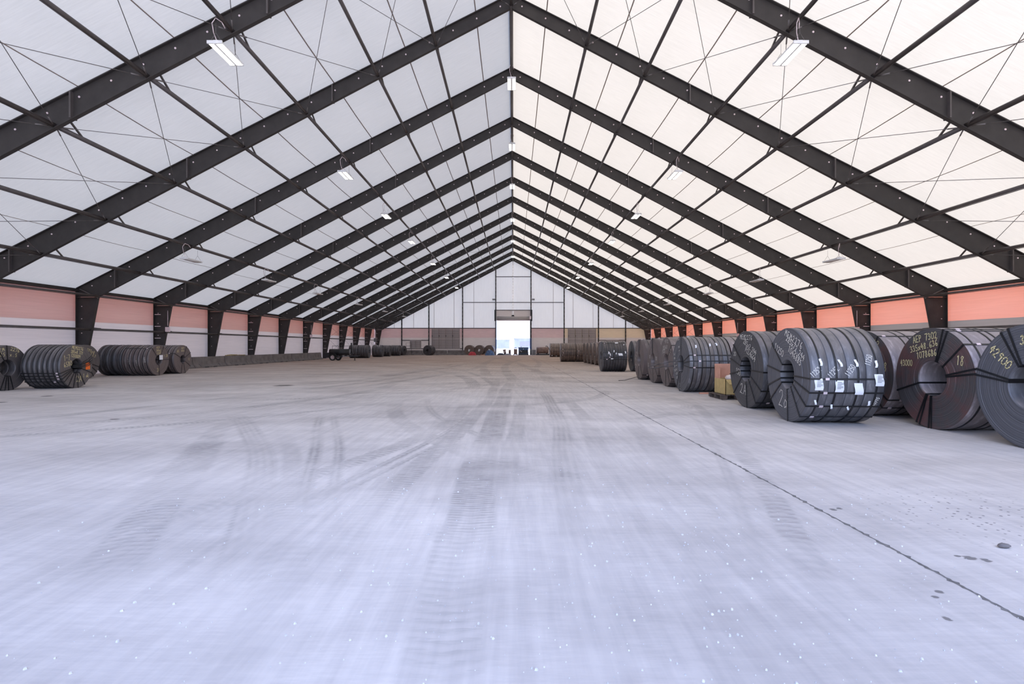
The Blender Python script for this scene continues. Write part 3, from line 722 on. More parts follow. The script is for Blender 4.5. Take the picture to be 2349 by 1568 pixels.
def strokes(text, u, v, h, rot=0.0, width=None, jit=0.04):
    """pen strokes of a word centred on (u, v); h letter height; width total"""
    n = len(text); adv = 0.78*h if width is None else width/max(1, n)
    ca, sa = math.cos(rot), math.sin(rot); out = []
    sx = min(h, adv/0.72)
    for i, ch in enumerate(text):
        for st in G.get(ch, []):
            pts = []
            for (a, b) in st:
                x = (i-n/2)*adv + a*sx + rnd.uniform(-jit, jit)*h*0.5; y = (b-0.5)*h + rnd.uniform(-jit, jit)*h
                pts.append((u + x*ca - y*sa, v + x*sa + y*ca))
            out.append(pts)
    return out
def ribbon(mb, pts, w, mapf, n):
    """flat brush stroke laid on a surface by mapf(u, v)"""
    for a, b in zip(pts, pts[1:]):
        d = Vector((b[0]-a[0], b[1]-a[1])); L_ = d.length
        if L_ < 1e-6: continue
        d /= L_; nx = Vector((-d.y, d.x))*(w/2); e = d*(w*0.35)
        q = [(a[0]-e.x+nx.x, a[1]-e.y+nx.y), (a[0]-e.x-nx.x, a[1]-e.y-nx.y), (b[0]+e.x-nx.x, b[1]+e.y-nx.y), (b[0]+e.x+nx.x, b[1]+e.y+nx.y)]
        mb.add([mapf(*p) for p in q], [(0, 1, 2, 3)])

# ------------------------------------------------------------------ coils
def slit_mesh(x0, x1, R, r, mat, seed, fancy_front, fancy_back=False, seg=56):
    q = random.Random(seed); prof = []
    def face(x, inward, fancy):
        rs = [r+0.012]
        if fancy:
            k = 9
            rs += [r + (R-r)*(j+q.uniform(-0.3, 0.3))/k for j in range(1, k)]
        rs.append(R-0.008)
        pts = []; off = 0
        for j, rr in enumerate(rs):
            pts.append((x+inward*off, rr))
            if fancy and 0 < j < len(rs)-1:
                off2 = q.choice((0, 0.004, 0.008, 0.003))
                if off2 != off: pts.append((x+inward*off2, rr+0.002)); off = off2
        return pts
    prof.append((x0+0.012, r)); prof += face(x0, 1, fancy_front); prof.append((x0+0.008, R))
    prof.append((x1-0.008, R)); prof += face(x1, -1, fancy_back)[::-1]; prof.append((x1-0.012, r))
    return MB().lathe_x(prof, seg).mesh('slit_roll', mat)
def strap_mesh(a, R, r, W, w=0.035, t=0.006):
    mb = MB(); ca, sa = math.cos(a), math.sin(a)
    def P(x, rad, q):   # angle a seen from the front face: u to the viewer's right = -y
        return (x, -rad*ca + q*sa, rad*sa + q*ca)
    inn = [(-0.003, R+0.003), (W+0.003, R+0.003), (W+0.003, r-0.003), (-0.003, r-0.003)]
    outp = [(-0.003-t, R+0.003+t), (W+0.003+t, R+0.003+t), (W+0.003+t, r-0.003-t), (-0.003-t, r-0.003-t)]
    vs_ = [P(x, d, -w/2) for x, d in inn]+[P(x, d, w/2) for x, d in inn]+[P(x, d, -w/2) for x, d in outp]+[P(x, d, w/2) for x, d in outp]
    fs = []
    for i in range(4):
        j = (i+1) % 4
        fs += [(i, j, 8+j, 8+i), (4+i, 12+i, 12+j, 4+j), (8+i, 8+j, 12+j, 12+i), (i, 4+i, 4+j, j)]
    return mb.add(vs_, fs).mesh('strap', M['strap'])
def band_mesh(R, w, seg=56):
    return MB().lathe_x([(-w/2, R-0.002), (-w/2, R+0.006), (w/2, R+0.006), (w/2, R-0.002)], seg).mesh('hoop', M['strap'])

seedc = [100]
def coil(label, xf, yc, R, r=0.33, W=1.3, n=1, rz=0.0, mat='blue', straps=(), hoops=1, texts=(), sides=(), tags=(), chalk='chalky', group='strapped steel coils standing on the floor', seg=56, slitj=0.008, pen=0.014, buckles=True):
    t = empty('steel_coil', (xf, yc, 0), rz); tag(t, label, 'steel coil', group)
    seedc[0] += 1; q = random.Random(seedc[0])
    gap = 0.004; w1 = (W-gap*(n-1))/n
    hoop = None
    for i in range(n):
        x0 = i*(w1+gap); Ri = R-0.001 if i == 0 else R-q.uniform(0, slitj)
        o = link('slit_roll' if n > 1 else 'roll', slit_mesh(x0, x0+w1, Ri, r, COILM[mat], seedc[0]*31+i, i == 0 or slitj > 0.015, i == n-1, seg), t, (0, 0, R))
        if hoops:
            if hoop is None: hoop = band_mesh(R, 0.032, seg)
            for k in range(hoops): link('hoop', hoop, t, (x0 + w1*(k+1)/(hoops+1) + q.uniform(-.1, .1)*w1, 0, R))
    for a in straps:
        ww = 0.032
        s_ = link('strap', strap_mesh(math.radians(a), R, r, W, ww), t, (0, 0, R))
        if buckles and (math.sin(math.radians(a)) > -0.85):
            mb = MB(); ar = math.radians(a); x = q.uniform(0.05, 0.25)*W
            mb.box(x, x+0.07, -0.022, 0.022, R+0.004, R+0.018); mb.build('seal', M['galv'], s_, (0, 0, 0), (PI/2-ar if False else ar-PI/2+PI, 0, 0) if False else (PI/2-ar, 0, 0))
    for (txt, u, v, h, rot, wd) in texts:
        mb = MB()
        for st in strokes(txt, u, v, h, math.radians(rot), wd): ribbon(mb, st, pen, lambda a, b: (-0.003, -a, b), None)
        tag(mb.build('lettering', M[chalk], t, (0, 0, R)), kind='stuff')
    for (txt, x, ang, h, rot, wd) in sides:   # written on the rolled side
        mb = MB()
        for st in strokes(txt, 0, 0, h, math.radians(rot), wd):
            ribbon(mb, st, pen*0.6, lambda a, b: (x+a, -(R+0.004)*math.cos(math.radians(ang)+b/R), (R+0.004)*math.sin(math.radians(ang)+b/R)), None)
        tag(mb.build('lettering', M['chalkw'], t, (0, 0, R)), kind='stuff')
    for (x, ang, w, h, lines) in tags:
        mb = MB(); a0 = math.radians(ang)
        def S(px, b, off): return (px, -(R+off)*math.cos(a0+b/R), (R+off)*math.sin(a0+b/R))
        tl = q.uniform(-0.01, 0.01)
        m_ = 4; vs_ = []
        for k in range(m_+1):
            b = -h/2+h*k/m_; off = 0.02+0.018*math.sin(k*1.3)
            vs_ += [S(x-w/2+tl*k, b, off), S(x+w/2+tl*k, b, off+0.006)]
        fs = [(2*k, 2*k+1, 2*k+3, 2*k+2) for k in range(m_)]
        mb.add(vs_, fs, True); p = mb.build('paper_tag', M['paper'], t, (0, 0, R))
        if lines:
            ml = MB()
            for k in range(lines):
                b = h*0.36-h*0.62*k/lines; off = 0.05
                ml.add([S(x-w*0.38, b, off), S(x+w*(0.36 if k % 3 else 0.1), b, off), S(x+w*(0.36 if k % 3 else 0.1), b+h*0.03, off), S(x-w*0.38, b+h*0.03, off)], [(0, 1, 2, 3)])
            ml.build('print', M['ink'], p)
    return t

GR = 'steel coils in the row by the red wall'
GL = 'steel coils in the row by the pale pink wall'
# near group by the red wall
coil('cropped blue-grey coil marked 42900, in front of all others in its row', 7.67, 7.9, 0.938, W=1.24, mat='blue', straps=(120, 112, 172, 166), hoops=3, group=GR, r=0.34, seg=96,
     texts=(('42900', -0.47, 0.43, 0.14, -42, 0.46), ('335x48.636', 0.25, 0.68, 0.14, -2, 0.80)), pen=0.018)
coil('rust-tinged coil painted 335x48.636 and 1078686 in yellow, marked 43000', 7.79, 9.9, 0.938, W=1.24, mat='rusty', straps=(74, 68, 42, 13, 8, 198, 246, 251, 265, 269), hoops=4, group=GR, seg=80,
     texts=(('AEP 7302', -0.17, 0.765, 0.125, 9, 0.60), ('335x48.636', -0.20, 0.60, 0.115, 12, 0.70), ('1078686', -0.13, 0.455, 0.12, 9, 0.50), ('43000', -0.64, 0.27, 0.115, 2, 0.33), ('18', 0.63, 0.35, 0.17, -4, 0.17)))
coil('coil painted 302 and 18 in yellow, half hidden by the tagged coil', 7.88, 11.97, 0.936, W=1.24, mat='rusty', straps=(325, 310, 285, 60), hoops=3, group=GR, seg=64,
     texts=(('AEP7302', 0.20, 0.72, 0.14, -16, 0.66), ('335x48.636', 0.20, 0.54, 0.13, -20, 0.78), ('1078681', 0.22, 0.36, 0.12, -18, 0.50), ('18', 0.66, 0.16, 0.20, -4, 0.18)))
coil('coil behind the one painted 1078686, against the red wall', 9.2, 9.92, 0.935, W=1.24, mat='rusty', hoops=3, group=GR)
coil('coil behind the one painted 18, tucked against the red wall', 9.3, 11.97, 0.935, W=1.24, mat='rusty', hoops=3, group=GR)
coil('grey slit coil with four white paper tags and chalk 2d', 5.62, 10.93, 0.954, r=0.30, W=1.36, n=4, rz=math.radians(-3), mat='blue', chalk='chalkw', straps=(138, 171, 197, 216, 272, 304, 324, 342, 358), hoops=1, group=GR, seg=80,
     texts=(('MEM2276', 0.30, 0.72, 0.13, -22, 0.80), ('285x/2.244', 0.36, 0.55, 0.13, -30, 0.86), ('1046885', 0.34, 0.39, 0.13, -30, 0.62), ('11250', -0.36, 0.50, 0.14, -24, 0.46), ('2d', -0.14, -0.52, 0.33, -8, 0.44)),
     sides=(('11252', 0.10, 6, 0.10, 40, 0.22), ('11252', 0.42, 6, 0.10, 45, 0.24), ('11250', 0.73, 8, 0.10, 55, 0.24), ('11250', 1.09, 20, 0.10, 70, 0.22), ('PC0715', 1.25, -30, 0.06, 75, 0.24)),
     tags=((0.16, -8, 0.15, 0.22, 7), (0.53, -10, 0.15, 0.22, 7), (0.90, -13, 0.15, 0.22, 0), (1.25, -3, 0.15, 0.22, 7), (0.20, 17, 0.04, 0.14, 0), (0.57, 16, 0.04, 0.14, 0), (0.85, 16, 0.04, 0.14, 0), (1.19, 15, 0.04, 0.14, 0), (0.16, -30, 0.035, 0.10, 2), (0.47, -36, 0.035, 0.10, 2), (0.80, -38, 0.035, 0.09, 2), (1.12, -31, 0.035, 0.10, 2)))
coil('dark coil chalked 2A with a stepped face, beside the cardboard box', 5.80, 13.3, 0.955, r=0.31, W=1.36, n=4, mat='dark', chalk='chalkw', straps=(140, 165, 190, 222, 275, 305, 330, 358), hoops=1, group=GR, seg=72, slitj=0.012,
     texts=(('MEM2276', 0.05, 0.80, 0.12, -4, 0.70), ('285x2.244', 0.25, 0.56, 0.13, -24, 0.76), ('PCL4664', 0.28, 0.38, 0.13, -26, 0.60), ('20', -0.62, 0.38, 0.10, 0, 0.16), ('150', -0.42, -0.08, 0.16, -14, 0.30), ('2A', -0.10, -0.50, 0.25, -6, 0.40)))
coil('coil in line behind the one chalked 2A', 7.3, 13.35, 0.95, r=0.31, W=1.3, n=4, mat='grey', hoops=1, group=GR)
coil('big dark coil with a loose strap, behind the cardboard box', 5.66, 18.0, 0.92, r=0.31, W=1.35, n=5, mat='blue', chalk='chalkw', straps=(88, 20, 8, 355, 240, 262), hoops=1, group=GR, seg=64,
     texts=(('1V81', -0.20, 0.62, 0.14, -78, 0.5), ('285x2', -0.66, 0.02, 0.16, -82, 0.7), ('11255', -0.46, -0.22, 0.16, -80, 0.7), ('2', -0.05, -0.74, 0.22, 0, 0.2)),
     tags=((0.25, 40, 0.05, 0.14, 0), (0.72, 44, 0.05, 0.14, 0), (0.95, 46, 0.05, 0.14, 0)))
coil('dusty coil in line behind the big dark coil with the loose strap', 7.06, 18.05, 0.92, r=0.31, W=1.3, n=3, mat='rusty', hoops=1, group=GR)
coil('brown faced coil behind the loose looped strap', 5.79, 20.2, 0.93, r=0.31, W=1.24, mat='brown', chalk='chalkw', straps=(42, 320, 300, 268), hoops=2, group=GR, seg=56,
     texts=(('4592', 0.1, 0.78, 0.13, 0, 0.5), ('285x8', -0.1, 0.55, 0.14, 5, 0.6), ('1123', -0.3, 0.40, 0.13, 10, 0.4), ('116', 0.52, 0.42, 0.15, 45, 0.4)))
coil('brown faced coil with dark paint streaks, third of its row', 5.81, 22.2, 0.92, r=0.31, W=1.24, mat='brown', chalk='chalkw', straps=(100, 90, 275, 320), hoops=2, group=GR,
     texts=(('33', -0.45, 0.15, 0.13, 0, 0.2), ('118', 0.55, 0.10, 0.15, 0, 0.3), ('53', -0.7, -0.2, 0.15, 0, 0.2)))
coil('brown faced coil with a wire trailing on the floor', 5.75, 24.4, 0.91, r=0.31, W=1.24, mat='brown', chalk='chalkw', straps=(95, 80, 262, 312), hoops=2, group=GR,
     texts=(('228', -0.5, 0.2, 0.14, 60, 0.5), ('15', -0.6, -0.3, 0.14, 60, 0.3)))
for k, (x, y) in enumerate(((7.05, 20.2), (7.08, 22.2), (7.02, 24.4))):
    coil('second coil in line behind the brown faced coil, ' + ['by the loose strap', 'with the paint streaks', 'with the trailing wire'][k], x+0.06, y, 0.92, r=0.31, W=1.24, mat='rusty', hoops=2, group=GR)
coil('black face coil beside the shaggy banded coil', 7.1, 32.1, 0.91, r=0.30, W=1.3, n=3, mat='dark', straps=(90, 200, 320), hoops=1, group=GR, seg=48)
coil('shaggy banded black coil with a white tag on top', 5.25, 32.0, 0.90, r=0.28, W=1.42, n=9, mat='dark', straps=(60, 15, 358, 350, 300), hoops=1, group=GR, seg=48, slitj=0.03,
     tags=((0.85, 62, 0.18, 0.16, 0), (1.02, 8, 0.24, 0.14, 0), (0.3, 14, 0.05, 0.16, 0), (0.42, 8, 0.05, 0.16, 0), (0.62, 20, 0.05, 0.14, 0), (0.75, 12, 0.05, 0.12, 0), (1.25, 50, 0.05, 0.12, 0), (0.5, -8, 0.14, 0.05, 0), (1.3, 16, 0.06, 0.14, 0)))
for k, y in enumerate((48.0, 46.2, 44.4, 42.6, 40.8)):
    coil('thin edged tan coil, %s of five overlapping ones' % ORD[4-k], 6.35+0.05*k, y, 0.89, r=0.28, W=1.2, n=3, mat='tan', chalk='chalkw', straps=(80, 200, 320), hoops=1, group=GR, seg=40,
         texts=(('2', 0.1, -0.6, 0.16, 0, 0.2), ('7', -0.5, 0.0, 0.16, 0, 0.2)))
coil('brown banded coil lying sideways past the thin edged tan coils', 4.5, 51.0, 0.885, r=0.28, W=1.40, n=8, mat='tan', straps=(358, 345, 20), hoops=1, group=GR, seg=40)
coil('brown banded coil in line with the sideways one', 5.95, 51.0, 0.885, r=0.28, W=0.9, n=5, mat='tan', straps=(10, 340), hoops=1, group=GR, seg=40)
coil('dark brown coil with two white tags at its foot', 4.93, 72.5, 0.92, r=0.28, W=1.4, n=4, mat='tan', straps=(20, 350), hoops=1, group=GR, seg=40, tags=((0.3, -52, 0.16, 0.2, 0), (0.85, -58, 0.16, 0.2, 0)))
coil('dark brown coil in line behind the one with white tags at its foot', 6.4, 72.5, 0.92, r=0.28, W=1.2, n=3, mat='tan', hoops=1, group=GR, seg=40)

# row by the pale wall: faces turned to the middle of the hall
coil('cropped coil with strapped eye beside the orange patched coil', -17.45, 18.35, 0.775, r=0.285, W=1.3, n=5, rz=PI, mat='grey', straps=(93, 118, 150, 165, 187, 250, 262, 272, 285), hoops=1, group=GL, seg=72, slitj=0.012,
     texts=(('MEM', -0.25, 0.62, 0.12, 12, 0.32), ('2276', 0.28, 0.62, 0.12, -14, 0.36), ('285', -0.22, 0.46, 0.12, 5, 0.32), ('x.5', 0.22, 0.44, 0.12, -5, 0.3), ('60', -0.66, 0.10, 0.15, 0, 0.26)))
coil('strapped slit coil with an orange paint patch on its face', -15.97, 19.45, 0.79, r=0.27, W=1.32, n=8, rz=PI+math.radians(4), mat='grey', straps=(14, 340, 300, 275, 258, 240, 222, 212, 204, 196), hoops=1, group=GL, seg=72, slitj=0.012,
     texts=(('MEM2276', 0.05, 0.66, 0.11, -8, 0.56), ('285x8.371', 0.02, 0.51, 0.11, -8, 0.60), ('1233009', -0.05, 0.375, 0.11, -8, 0.46), ('1-7', -0.47, 0.32, 0.20, 8, 0.30), ('6580', -0.42, 0.10, 0.17, 12, 0.40), ('2A', 0.12, -0.46, 0.22, 0, 0.28), ('(1)ok', 0.42, -0.36, 0.14, 0, 0.36)))
patch = MB(); patch.box(-0.006, -0.002, -0.66, -0.44, -0.14, 0.12)
c_or = [o for o in C.objects if o.get('label', '').startswith('strapped slit coil with an orange')][0]
patch.build('orange_patch', M['orange'], c_or, (0, 0, 0.79))
mb = MB()
for (yy, zz) in ((-0.15, 0.02), (-0.12, -0.03), (-0.18, 0.06), (-0.05, -0.06)):
    mb.path([(0.30, 0.08, zz*0.5), (-0.02, -0.10, zz), (-0.10, -0.45, 0.14+zz*2.2), (-0.08, -0.66, 0.26+zz*2.2)], 0.014, 5)
mb.build('loose_strap_ends', M['strap'], c_or, (0, 0, 0.79))
coil('coil peeping out behind the orange patched coil', -19.9, 24.8, 0.79, r=0.28, W=1.3, n=4, rz=PI, mat='grey', straps=(340, 320, 300), hoops=1, group=GL, seg=56, texts=(('285x8', 0.25, 0.5, 0.12, -20, 0.5), ('123', 0.4, 0.3, 0.12, -25, 0.4)))
coil('dark slit coil with a tan face and a white tag in its eye', -18.4, 27.6, 0.79, r=0.26, W=1.36, n=6, rz=PI, mat='brown', straps=(130, 62, 2, 272), hoops=1, group=GL, seg=64, slitj=0.02,
     texts=(('AEP', -0.05, 0.66, 0.10, 0, 0.28), ('265x2.7', 0.05, 0.50, 0.10, -4, 0.5), ('12347', 0.0, 0.36, 0.10, 0, 0.36), ('1.28', 0.55, 0.22, 0.13, 5, 0.3), ('2A', -0.05, -0.50, 0.18, 0, 0.22)),
     sides=(('12865', 0.2, 178, 0.06, 100, 0.3), ('43871', 0.6, 190, 0.06, 100, 0.3), ('77265', 1.0, 185, 0.06, 100, 0.3)))
eye_tag = MB().box(-0.03, -0.02, -0.26, 0.0, 0.02, 0.26)
c_tn = [o for o in C.objects if o.get('label', '').startswith('dark slit coil with a tan')][0]
eye_tag.build('paper_tag', M['paper'], c_tn, (0, 0, 0.79))
coil('dark slit coil in line behind the tan faced one, towards the pale wall', -19.82, 27.65, 0.79, r=0.26, W=1.3, n=4, rz=PI, mat='dark', hoops=2, group=GL, seg=56, slitj=0.02)
coil('dark coil with stepped rings on its face next to the first barrier', -18.4, 29.6, 0.785, r=0.23, W=1.3, n=5, rz=PI, mat='brown', straps=(155, 65, 28, 330, 285, 258), hoops=1, group=GL, seg=56, slitj=0.02,
     texts=(('H5', -0.42, 0.45, 0.14, 0, 0.2), ('AEP', 0.0, 0.62, 0.10, 0, 0.26), ('265x', -0.02, 0.48, 0.10, 0, 0.3), ('12', 0.55, 0.0, 0.12, 0, 0.2)), tags=())
GF = 'steel coils at the far end by the pale wall'
coil('far coil beside the chimney of the smoker trailer', -17.9, 66.0, 0.80, r=0.24, W=1.2, n=4, rz=PI, mat='dark', straps=(100, 30, 330, 250), hoops=1, group=GF, seg=36)
coil('far coil behind the smoker trailer, against the pale wall', -19.15, 66.0, 0.80, r=0.24, W=1.1, n=2, rz=PI, mat='dark', hoops=1, group=GF, seg=36)
coil('far dark coil with white tags along its top', -17.7, 72.0, 0.80, r=0.24, W=1.3, n=3, rz=PI, mat='dark', straps=(100, 30, 330, 250), hoops=1, group=GF, seg=36, tags=((0.3, 120, 0.1, 0.1, 0), (0.6, 120, 0.1, 0.1, 0)))
coil('far narrow dark coil with a white tag at its foot', -17.7, 76.4, 0.79, r=0.24, W=1.3, n=4, rz=PI, mat='dark', straps=(80, 200, 300), hoops=1, group=GF, seg=36)
coil('far dark coil, last but one before the end wall', -17.1, 80.2, 0.79, r=0.24, W=1.3, n=4, rz=PI, mat='dark', straps=(90, 210, 330), hoops=1, group=GF, seg=36)
coil('far dark coil in the corner, last before the end wall', -17.2, 84.0, 0.76, r=0.24, W=1.3, n=3, rz=PI-math.radians(15), mat='dark', hoops=1, group=GF, seg=36)
coil('lone black coil facing down the hall below the big shutter', -13.55, 83.6, 0.79, r=0.22, W=1.2, n=4, rz=PI/2-math.radians(22), mat='dark', straps=(100, 30, 330, 290, 270, 250, 180, 200), hoops=1, group=GF, seg=40, slitj=0.03)
for k, (x, lb) in enumerate(((-7.15, 'behind the red canvas heap'), (-5.55, 'between the red and blue heaps'), (-3.95, 'behind the blue tarpaulin heap'))):
    c_ = coil('brown coil leaning by the door, ' + lb, x, 85.3+0.1*k, 0.80, r=0.22, W=0.9, n=3, rz=PI/2-math.radians(14), mat='tan', straps=(150, 300), hoops=1, group=GF, seg=40)
    MB().poly_y([(-0.12, -0.2), (0.12, -0.2), (0.1, 0.1), (0, 0.2), (-0.1, 0.1)], -0.02, 0.0).build('white_plug', M['white'], c_, (-0.02, 0, 0.80), (0, 0, PI/2))

# ------------------------------------------------------------------ concrete barriers
def barrier_mesh(Lb, H=0.76):
    mb = MB()
    prof = [(-0.30, 0), (-0.30, 0.07), (-0.15, 0.25), (-0.08, H), (0.08, H), (0.15, 0.25), (0.30, 0.07), (0.30, 0)]
    n = len(prof)
    vs_ = [(x, 0.03, z) for x, z in prof]+[(x, Lb-0.03, z) for x, z in prof]
    mb.add(vs_, [tuple(range(n)), tuple(range(2*n-1, n-1, -1))]+[((i+1) % n, i, n+i, n+(i+1) % n) for i in range(n)])
    return mb.mesh('barrier_body', M['barrier'])
bm4 = barrier_mesh(4.02)
notch = MB().box(0.285, 0.315, 0, 0.45, 0.0, 0.075).mesh('fork_slot', M['black'])
slot = MB(); slot.add([(0.165, 0, 0.27), (0.165, 0.07, 0.27), (0.29, 0.16, 0.10), (0.29, 0.09, 0.10)], [(0, 1, 2, 3)]); slot = slot.mesh('lifting_groove', M['black'])
for k in range(7):
    y = 32.0+4.02*k
    t = empty('jersey_barrier', (-21.85, y, 0))
    tag(t, 'dark concrete barrier by the pale wall, ' + (['half hidden behind the stepped face coil', 'first in full view past the coils', 'carrying a straw coloured strap', 'third in full view past the coils', 'fourth in full view past the coils', 'last but one before the smoker trailer', 'last, beside the smoker trailer'][k]), 'barrier', 'concrete barriers along the pale wall')
    link('barrier_body', bm4, t)
    for yy in (1.15, 2.2): link('fork_slot', notch, t, (0, yy, 0))
    for yy in (0.6, 3.0): link('lifting_groove', slot, t, (0, yy, 0))
for k in range(4):
    t = empty('jersey_barrier', (-19.0+4.05*k, 87.6, 0), -PI/2)
    tag(t, 'dark barrier at the end wall, ' + ['in the corner behind the last coils', 'under the small shutter', 'behind the lone black coil', 'under the big shutter beside the leaning coils'][k], 'barrier', 'concrete barriers along the end wall')
    link('barrier_body', bm4, t); link('fork_slot', notch, t, (0, 1.2, 0)); link('fork_slot', notch, t, (0, 2.2, 0))
mb = MB(); mb.path([(-21.85, 40.3, 0.79), (-21.8, 40.8, 0.80), (-21.9, 41.5, 0.79), (-21.82, 42.2, 0.80), (-21.75, 42.9, 0.79), (-21.9, 43.4, 0.79)], 0.035, 6)
mb.path([(-21.8, 40.5, 0.82), (-21.9, 41.2, 0.84), (-21.8, 41.9, 0.82)], 0.035, 6)
tag(mb.build('lifting_strap', M['rope']), 'straw coloured lifting strap lying on top of a barrier', 'strap')

# ------------------------------------------------------------------ smoker trailer
t = empty('smoker_trailer', (-18.5, 54.9, 0)); tag(t, 'black barrel smoker on a two wheeled trailer beside the barriers', 'smoker trailer')
mb = MB(); mb.tube((-0.45, 0, 0.86), (1.62, 0, 0.86), 0.33, 24); mb.build('barrel', M['black'], t)
b2 = MB(); b2.tube((1.60, 0, 0.86), (1.64, 0, 0.86), 0.30, 24); b2.build('barrel_end', M['greyst'], t)
MB().box(-1.0, -0.42, -0.3, 0.3, 0.28, 0.82).build('firebox', M['black'], t)
MB().tube((1.78, -0.05, 0.78), (1.78, -0.05, 1.82), 0.075, 14).build('chimney', M['black'], t)
MB().box(1.5, 1.95, -0.15, 0.1, 0.7, 0.8).build('chimney_elbow', M['black'], t)
fr = MB(); fr.bar((-0.9, -0.35, 0.46), (1.5, -0.35, 0.46), 0.06, 0.08); fr.bar((-0.9, 0.35, 0.46), (1.5, 0.35, 0.46), 0.06, 0.08); fr.bar((1.5, -0.35, 0.46), (2.45, 0, 0.46), 0.06, 0.08); fr.bar((1.5, 0.35, 0.46), (2.45, 0, 0.46), 0.06, 0.08); fr.bar((2.4, 0, 0.46), (2.6, 0, 0.46), 0.08, 0.07)
for x in (-0.2, 1.2): fr.box(x-0.04, x+0.04, -0.36, 0.36, 0.44, 0.6)
fr.build('chassis', M['black'], t)
jk = MB(); jk.tube((2.13, -0.05, 0.03), (2.13, -0.05, 0.62), 0.04, 8); jk.box(2.03, 2.23, -0.15, 0.05, 0, 0.03); jk.build('jack_stand', M['black'], t)
for x in (-0.12, 1.0):
    rk = MB()
    for q in (0.0, 0.62): rk.bar((x+q, -0.2, 1.12), (x+q, -0.2, 1.50), 0.025, 0.025, (0, 1, 0))
    rk.bar((x-0.02, -0.2, 1.50), (x+0.64, -0.2, 1.50), 0.03, 0.04); rk.build('lid_handle', M['black'], t)
for y, nm in ((-0.5, 'near'), (0.5, 'far')):
    for x in (0.0,):
        tw = MB(); q = MB()
        prof = [(-0.09, 0.20), (-0.10, 0.31), (-0.07, 0.345), (0.07, 0.345), (0.10, 0.31), (0.09, 0.20)]
        wh = MB().lathe_x(prof, 28).build('tyre', M['rubber'], t, (x + (0.25 if y > 0 else 0), y, 0.345), (0, 0, PI/2))
        rm = MB().lathe_x([(-0.06, 0.0), (-0.075, 0.06), (-0.03, 0.12), (-0.075, 0.19), (0.07, 0.2), (0.07, 0.0)], 20).build('rim', M['galv'], wh)
        hol = MB()
        for k in range(6):
            a = k*PI/3; hol.tube((-0.085, 0.11*math.cos(a), 0.11*math.sin(a)), (-0.02, 0.11*math.cos(a), 0.11*math.sin(a)), 0.028, 6)
        tag(hol.build('rim_holes', M['black'], wh), kind='stuff')
        fe = MB(); m = 9
        for k in range(m):
            a0, a1 = PI*k/m, PI*(k+1)/m
            fe.add([(0.43*math.cos(a0), -0.13, 0.43*math.sin(a0)), (0.43*math.cos(a1), -0.13, 0.43*math.sin(a1)), (0.43*math.cos(a1), 0.13, 0.43*math.sin(a1)), (0.43*math.cos(a0), 0.13, 0.43*math.sin(a0)),
                    (0.41*math.cos(a0), -0.13, 0.41*math.sin(a0)), (0.41*math.cos(a1), -0.13, 0.41*math.sin(a1)), (0.41*math.cos(a1), 0.13, 0.41*math.sin(a1)), (0.41*math.cos(a0), 0.13, 0.41*math.sin(a0))], [(0,1,2,3), (7,6,5,4), (0,4,5,1), (2,6,7,3)])
        fe.build('mudguard', M['black'], t, (x + (0.25 if y > 0 else 0), y, 0.345))
MB().tube((0.0, -0.5, 0.345), (0.25, 0.5, 0.345), 0.035, 8).build('axle', M['black'], t)

# ------------------------------------------------------------------ pallet with cardboard box
t = empty('pallet', (6.42, 15.65, 0)); tag(t, 'weathered wooden pallet under the cardboard box', 'pallet')
bl = MB().box(-0.5, 0.5, -0.05, 0.05, 0, 0.10).mesh('stringer', M['wood'])
brd = MB().box(-0.055, 0.055, -0.5, 0.5, 0, 0.022).mesh('board', M['wood'])
for y in (-0.44, 0, 0.44): link('stringer', MB().box(-0.5, -0.32, -0.05, 0.05, 0.022, 0.12).box(-0.09, 0.09, -0.05, 0.05, 0.022, 0.12).box(0.32, 0.5, -0.05, 0.05, 0.022, 0.12).mesh('stringer', M['wood']), t, (0, y, 0))
for k in range(7): link('board', brd, t, (-0.44+0.147*k, 0, 0.12))
for x in (-0.41, 0, 0.41): link('board', brd, t, (x, 0, 0))
t = empty('cardboard_box', (6.47, 15.6, 0.142)); tag(t, 'open yellowed cardboard box on the wooden pallet', 'box')
bx = MB(); h = 0.44
for a in ((-0.42, 0.42, -0.42, -0.405), (-0.42, 0.42, 0.405, 0.42), (-0.42, -0.405, -0.42, 0.42), (0.405, 0.42, -0.42, 0.42)): bx.box(*a, 0, h)
bx.box(-0.42, 0.42, -0.42, 0.42, 0, 0.01); bx.build('carton', M['card'], t)
fl = MB(); fl.add([(-0.42, -0.42, h), (0.42, -0.42, h), (0.40, -0.56, h-0.16), (-0.36, -0.55, h-0.13), (-0.42, -0.405, h), (0.42, -0.405, h)], [(0, 1, 2, 3), (4, 5, 1, 0)]); fl.build('torn_flap', M['card'], t)
t2 = MB().box(-0.40, 0.5, 0.0, 0.02, 0, 0.86); t2.box(-0.40, -0.37, -0.35, 0.02, 0, 0.80)
o = t2.build('cardboard_sheet', M['cardpink'], None, (6.46, 16.02, 0.142)); tag(o, 'tall pink-brown cardboard sheet standing up in the box', 'cardboard')
def lump(name, mat, loc, sc_, seed, label, cat):
    q = random.Random(seed); mb = MB(); n, m = 12, 7; vs_ = []; fs = []
    for i in range(m+1):
        th = PI*i/m
        for j in range(n):
            ph = 2*PI*j/n; k = 1+q.uniform(-0.16, 0.16) if 0 < i < m else 1
            vs_.append((sc_[0]*k*math.sin(th)*math.cos(ph), sc_[1]*k*math.sin(th)*math.sin(ph), sc_[2]*k*math.cos(th)+sc_[2]*0.92))
    for i in range(m):
        for j in range(n): fs.append((i*n+j, (i+1)*n+j, (i+1)*n+(j+1) % n, i*n+(j+1) % n))
    mb.add(vs_, fs, True); o = mb.build(name, mat, None, loc); return tag(o, label, cat)
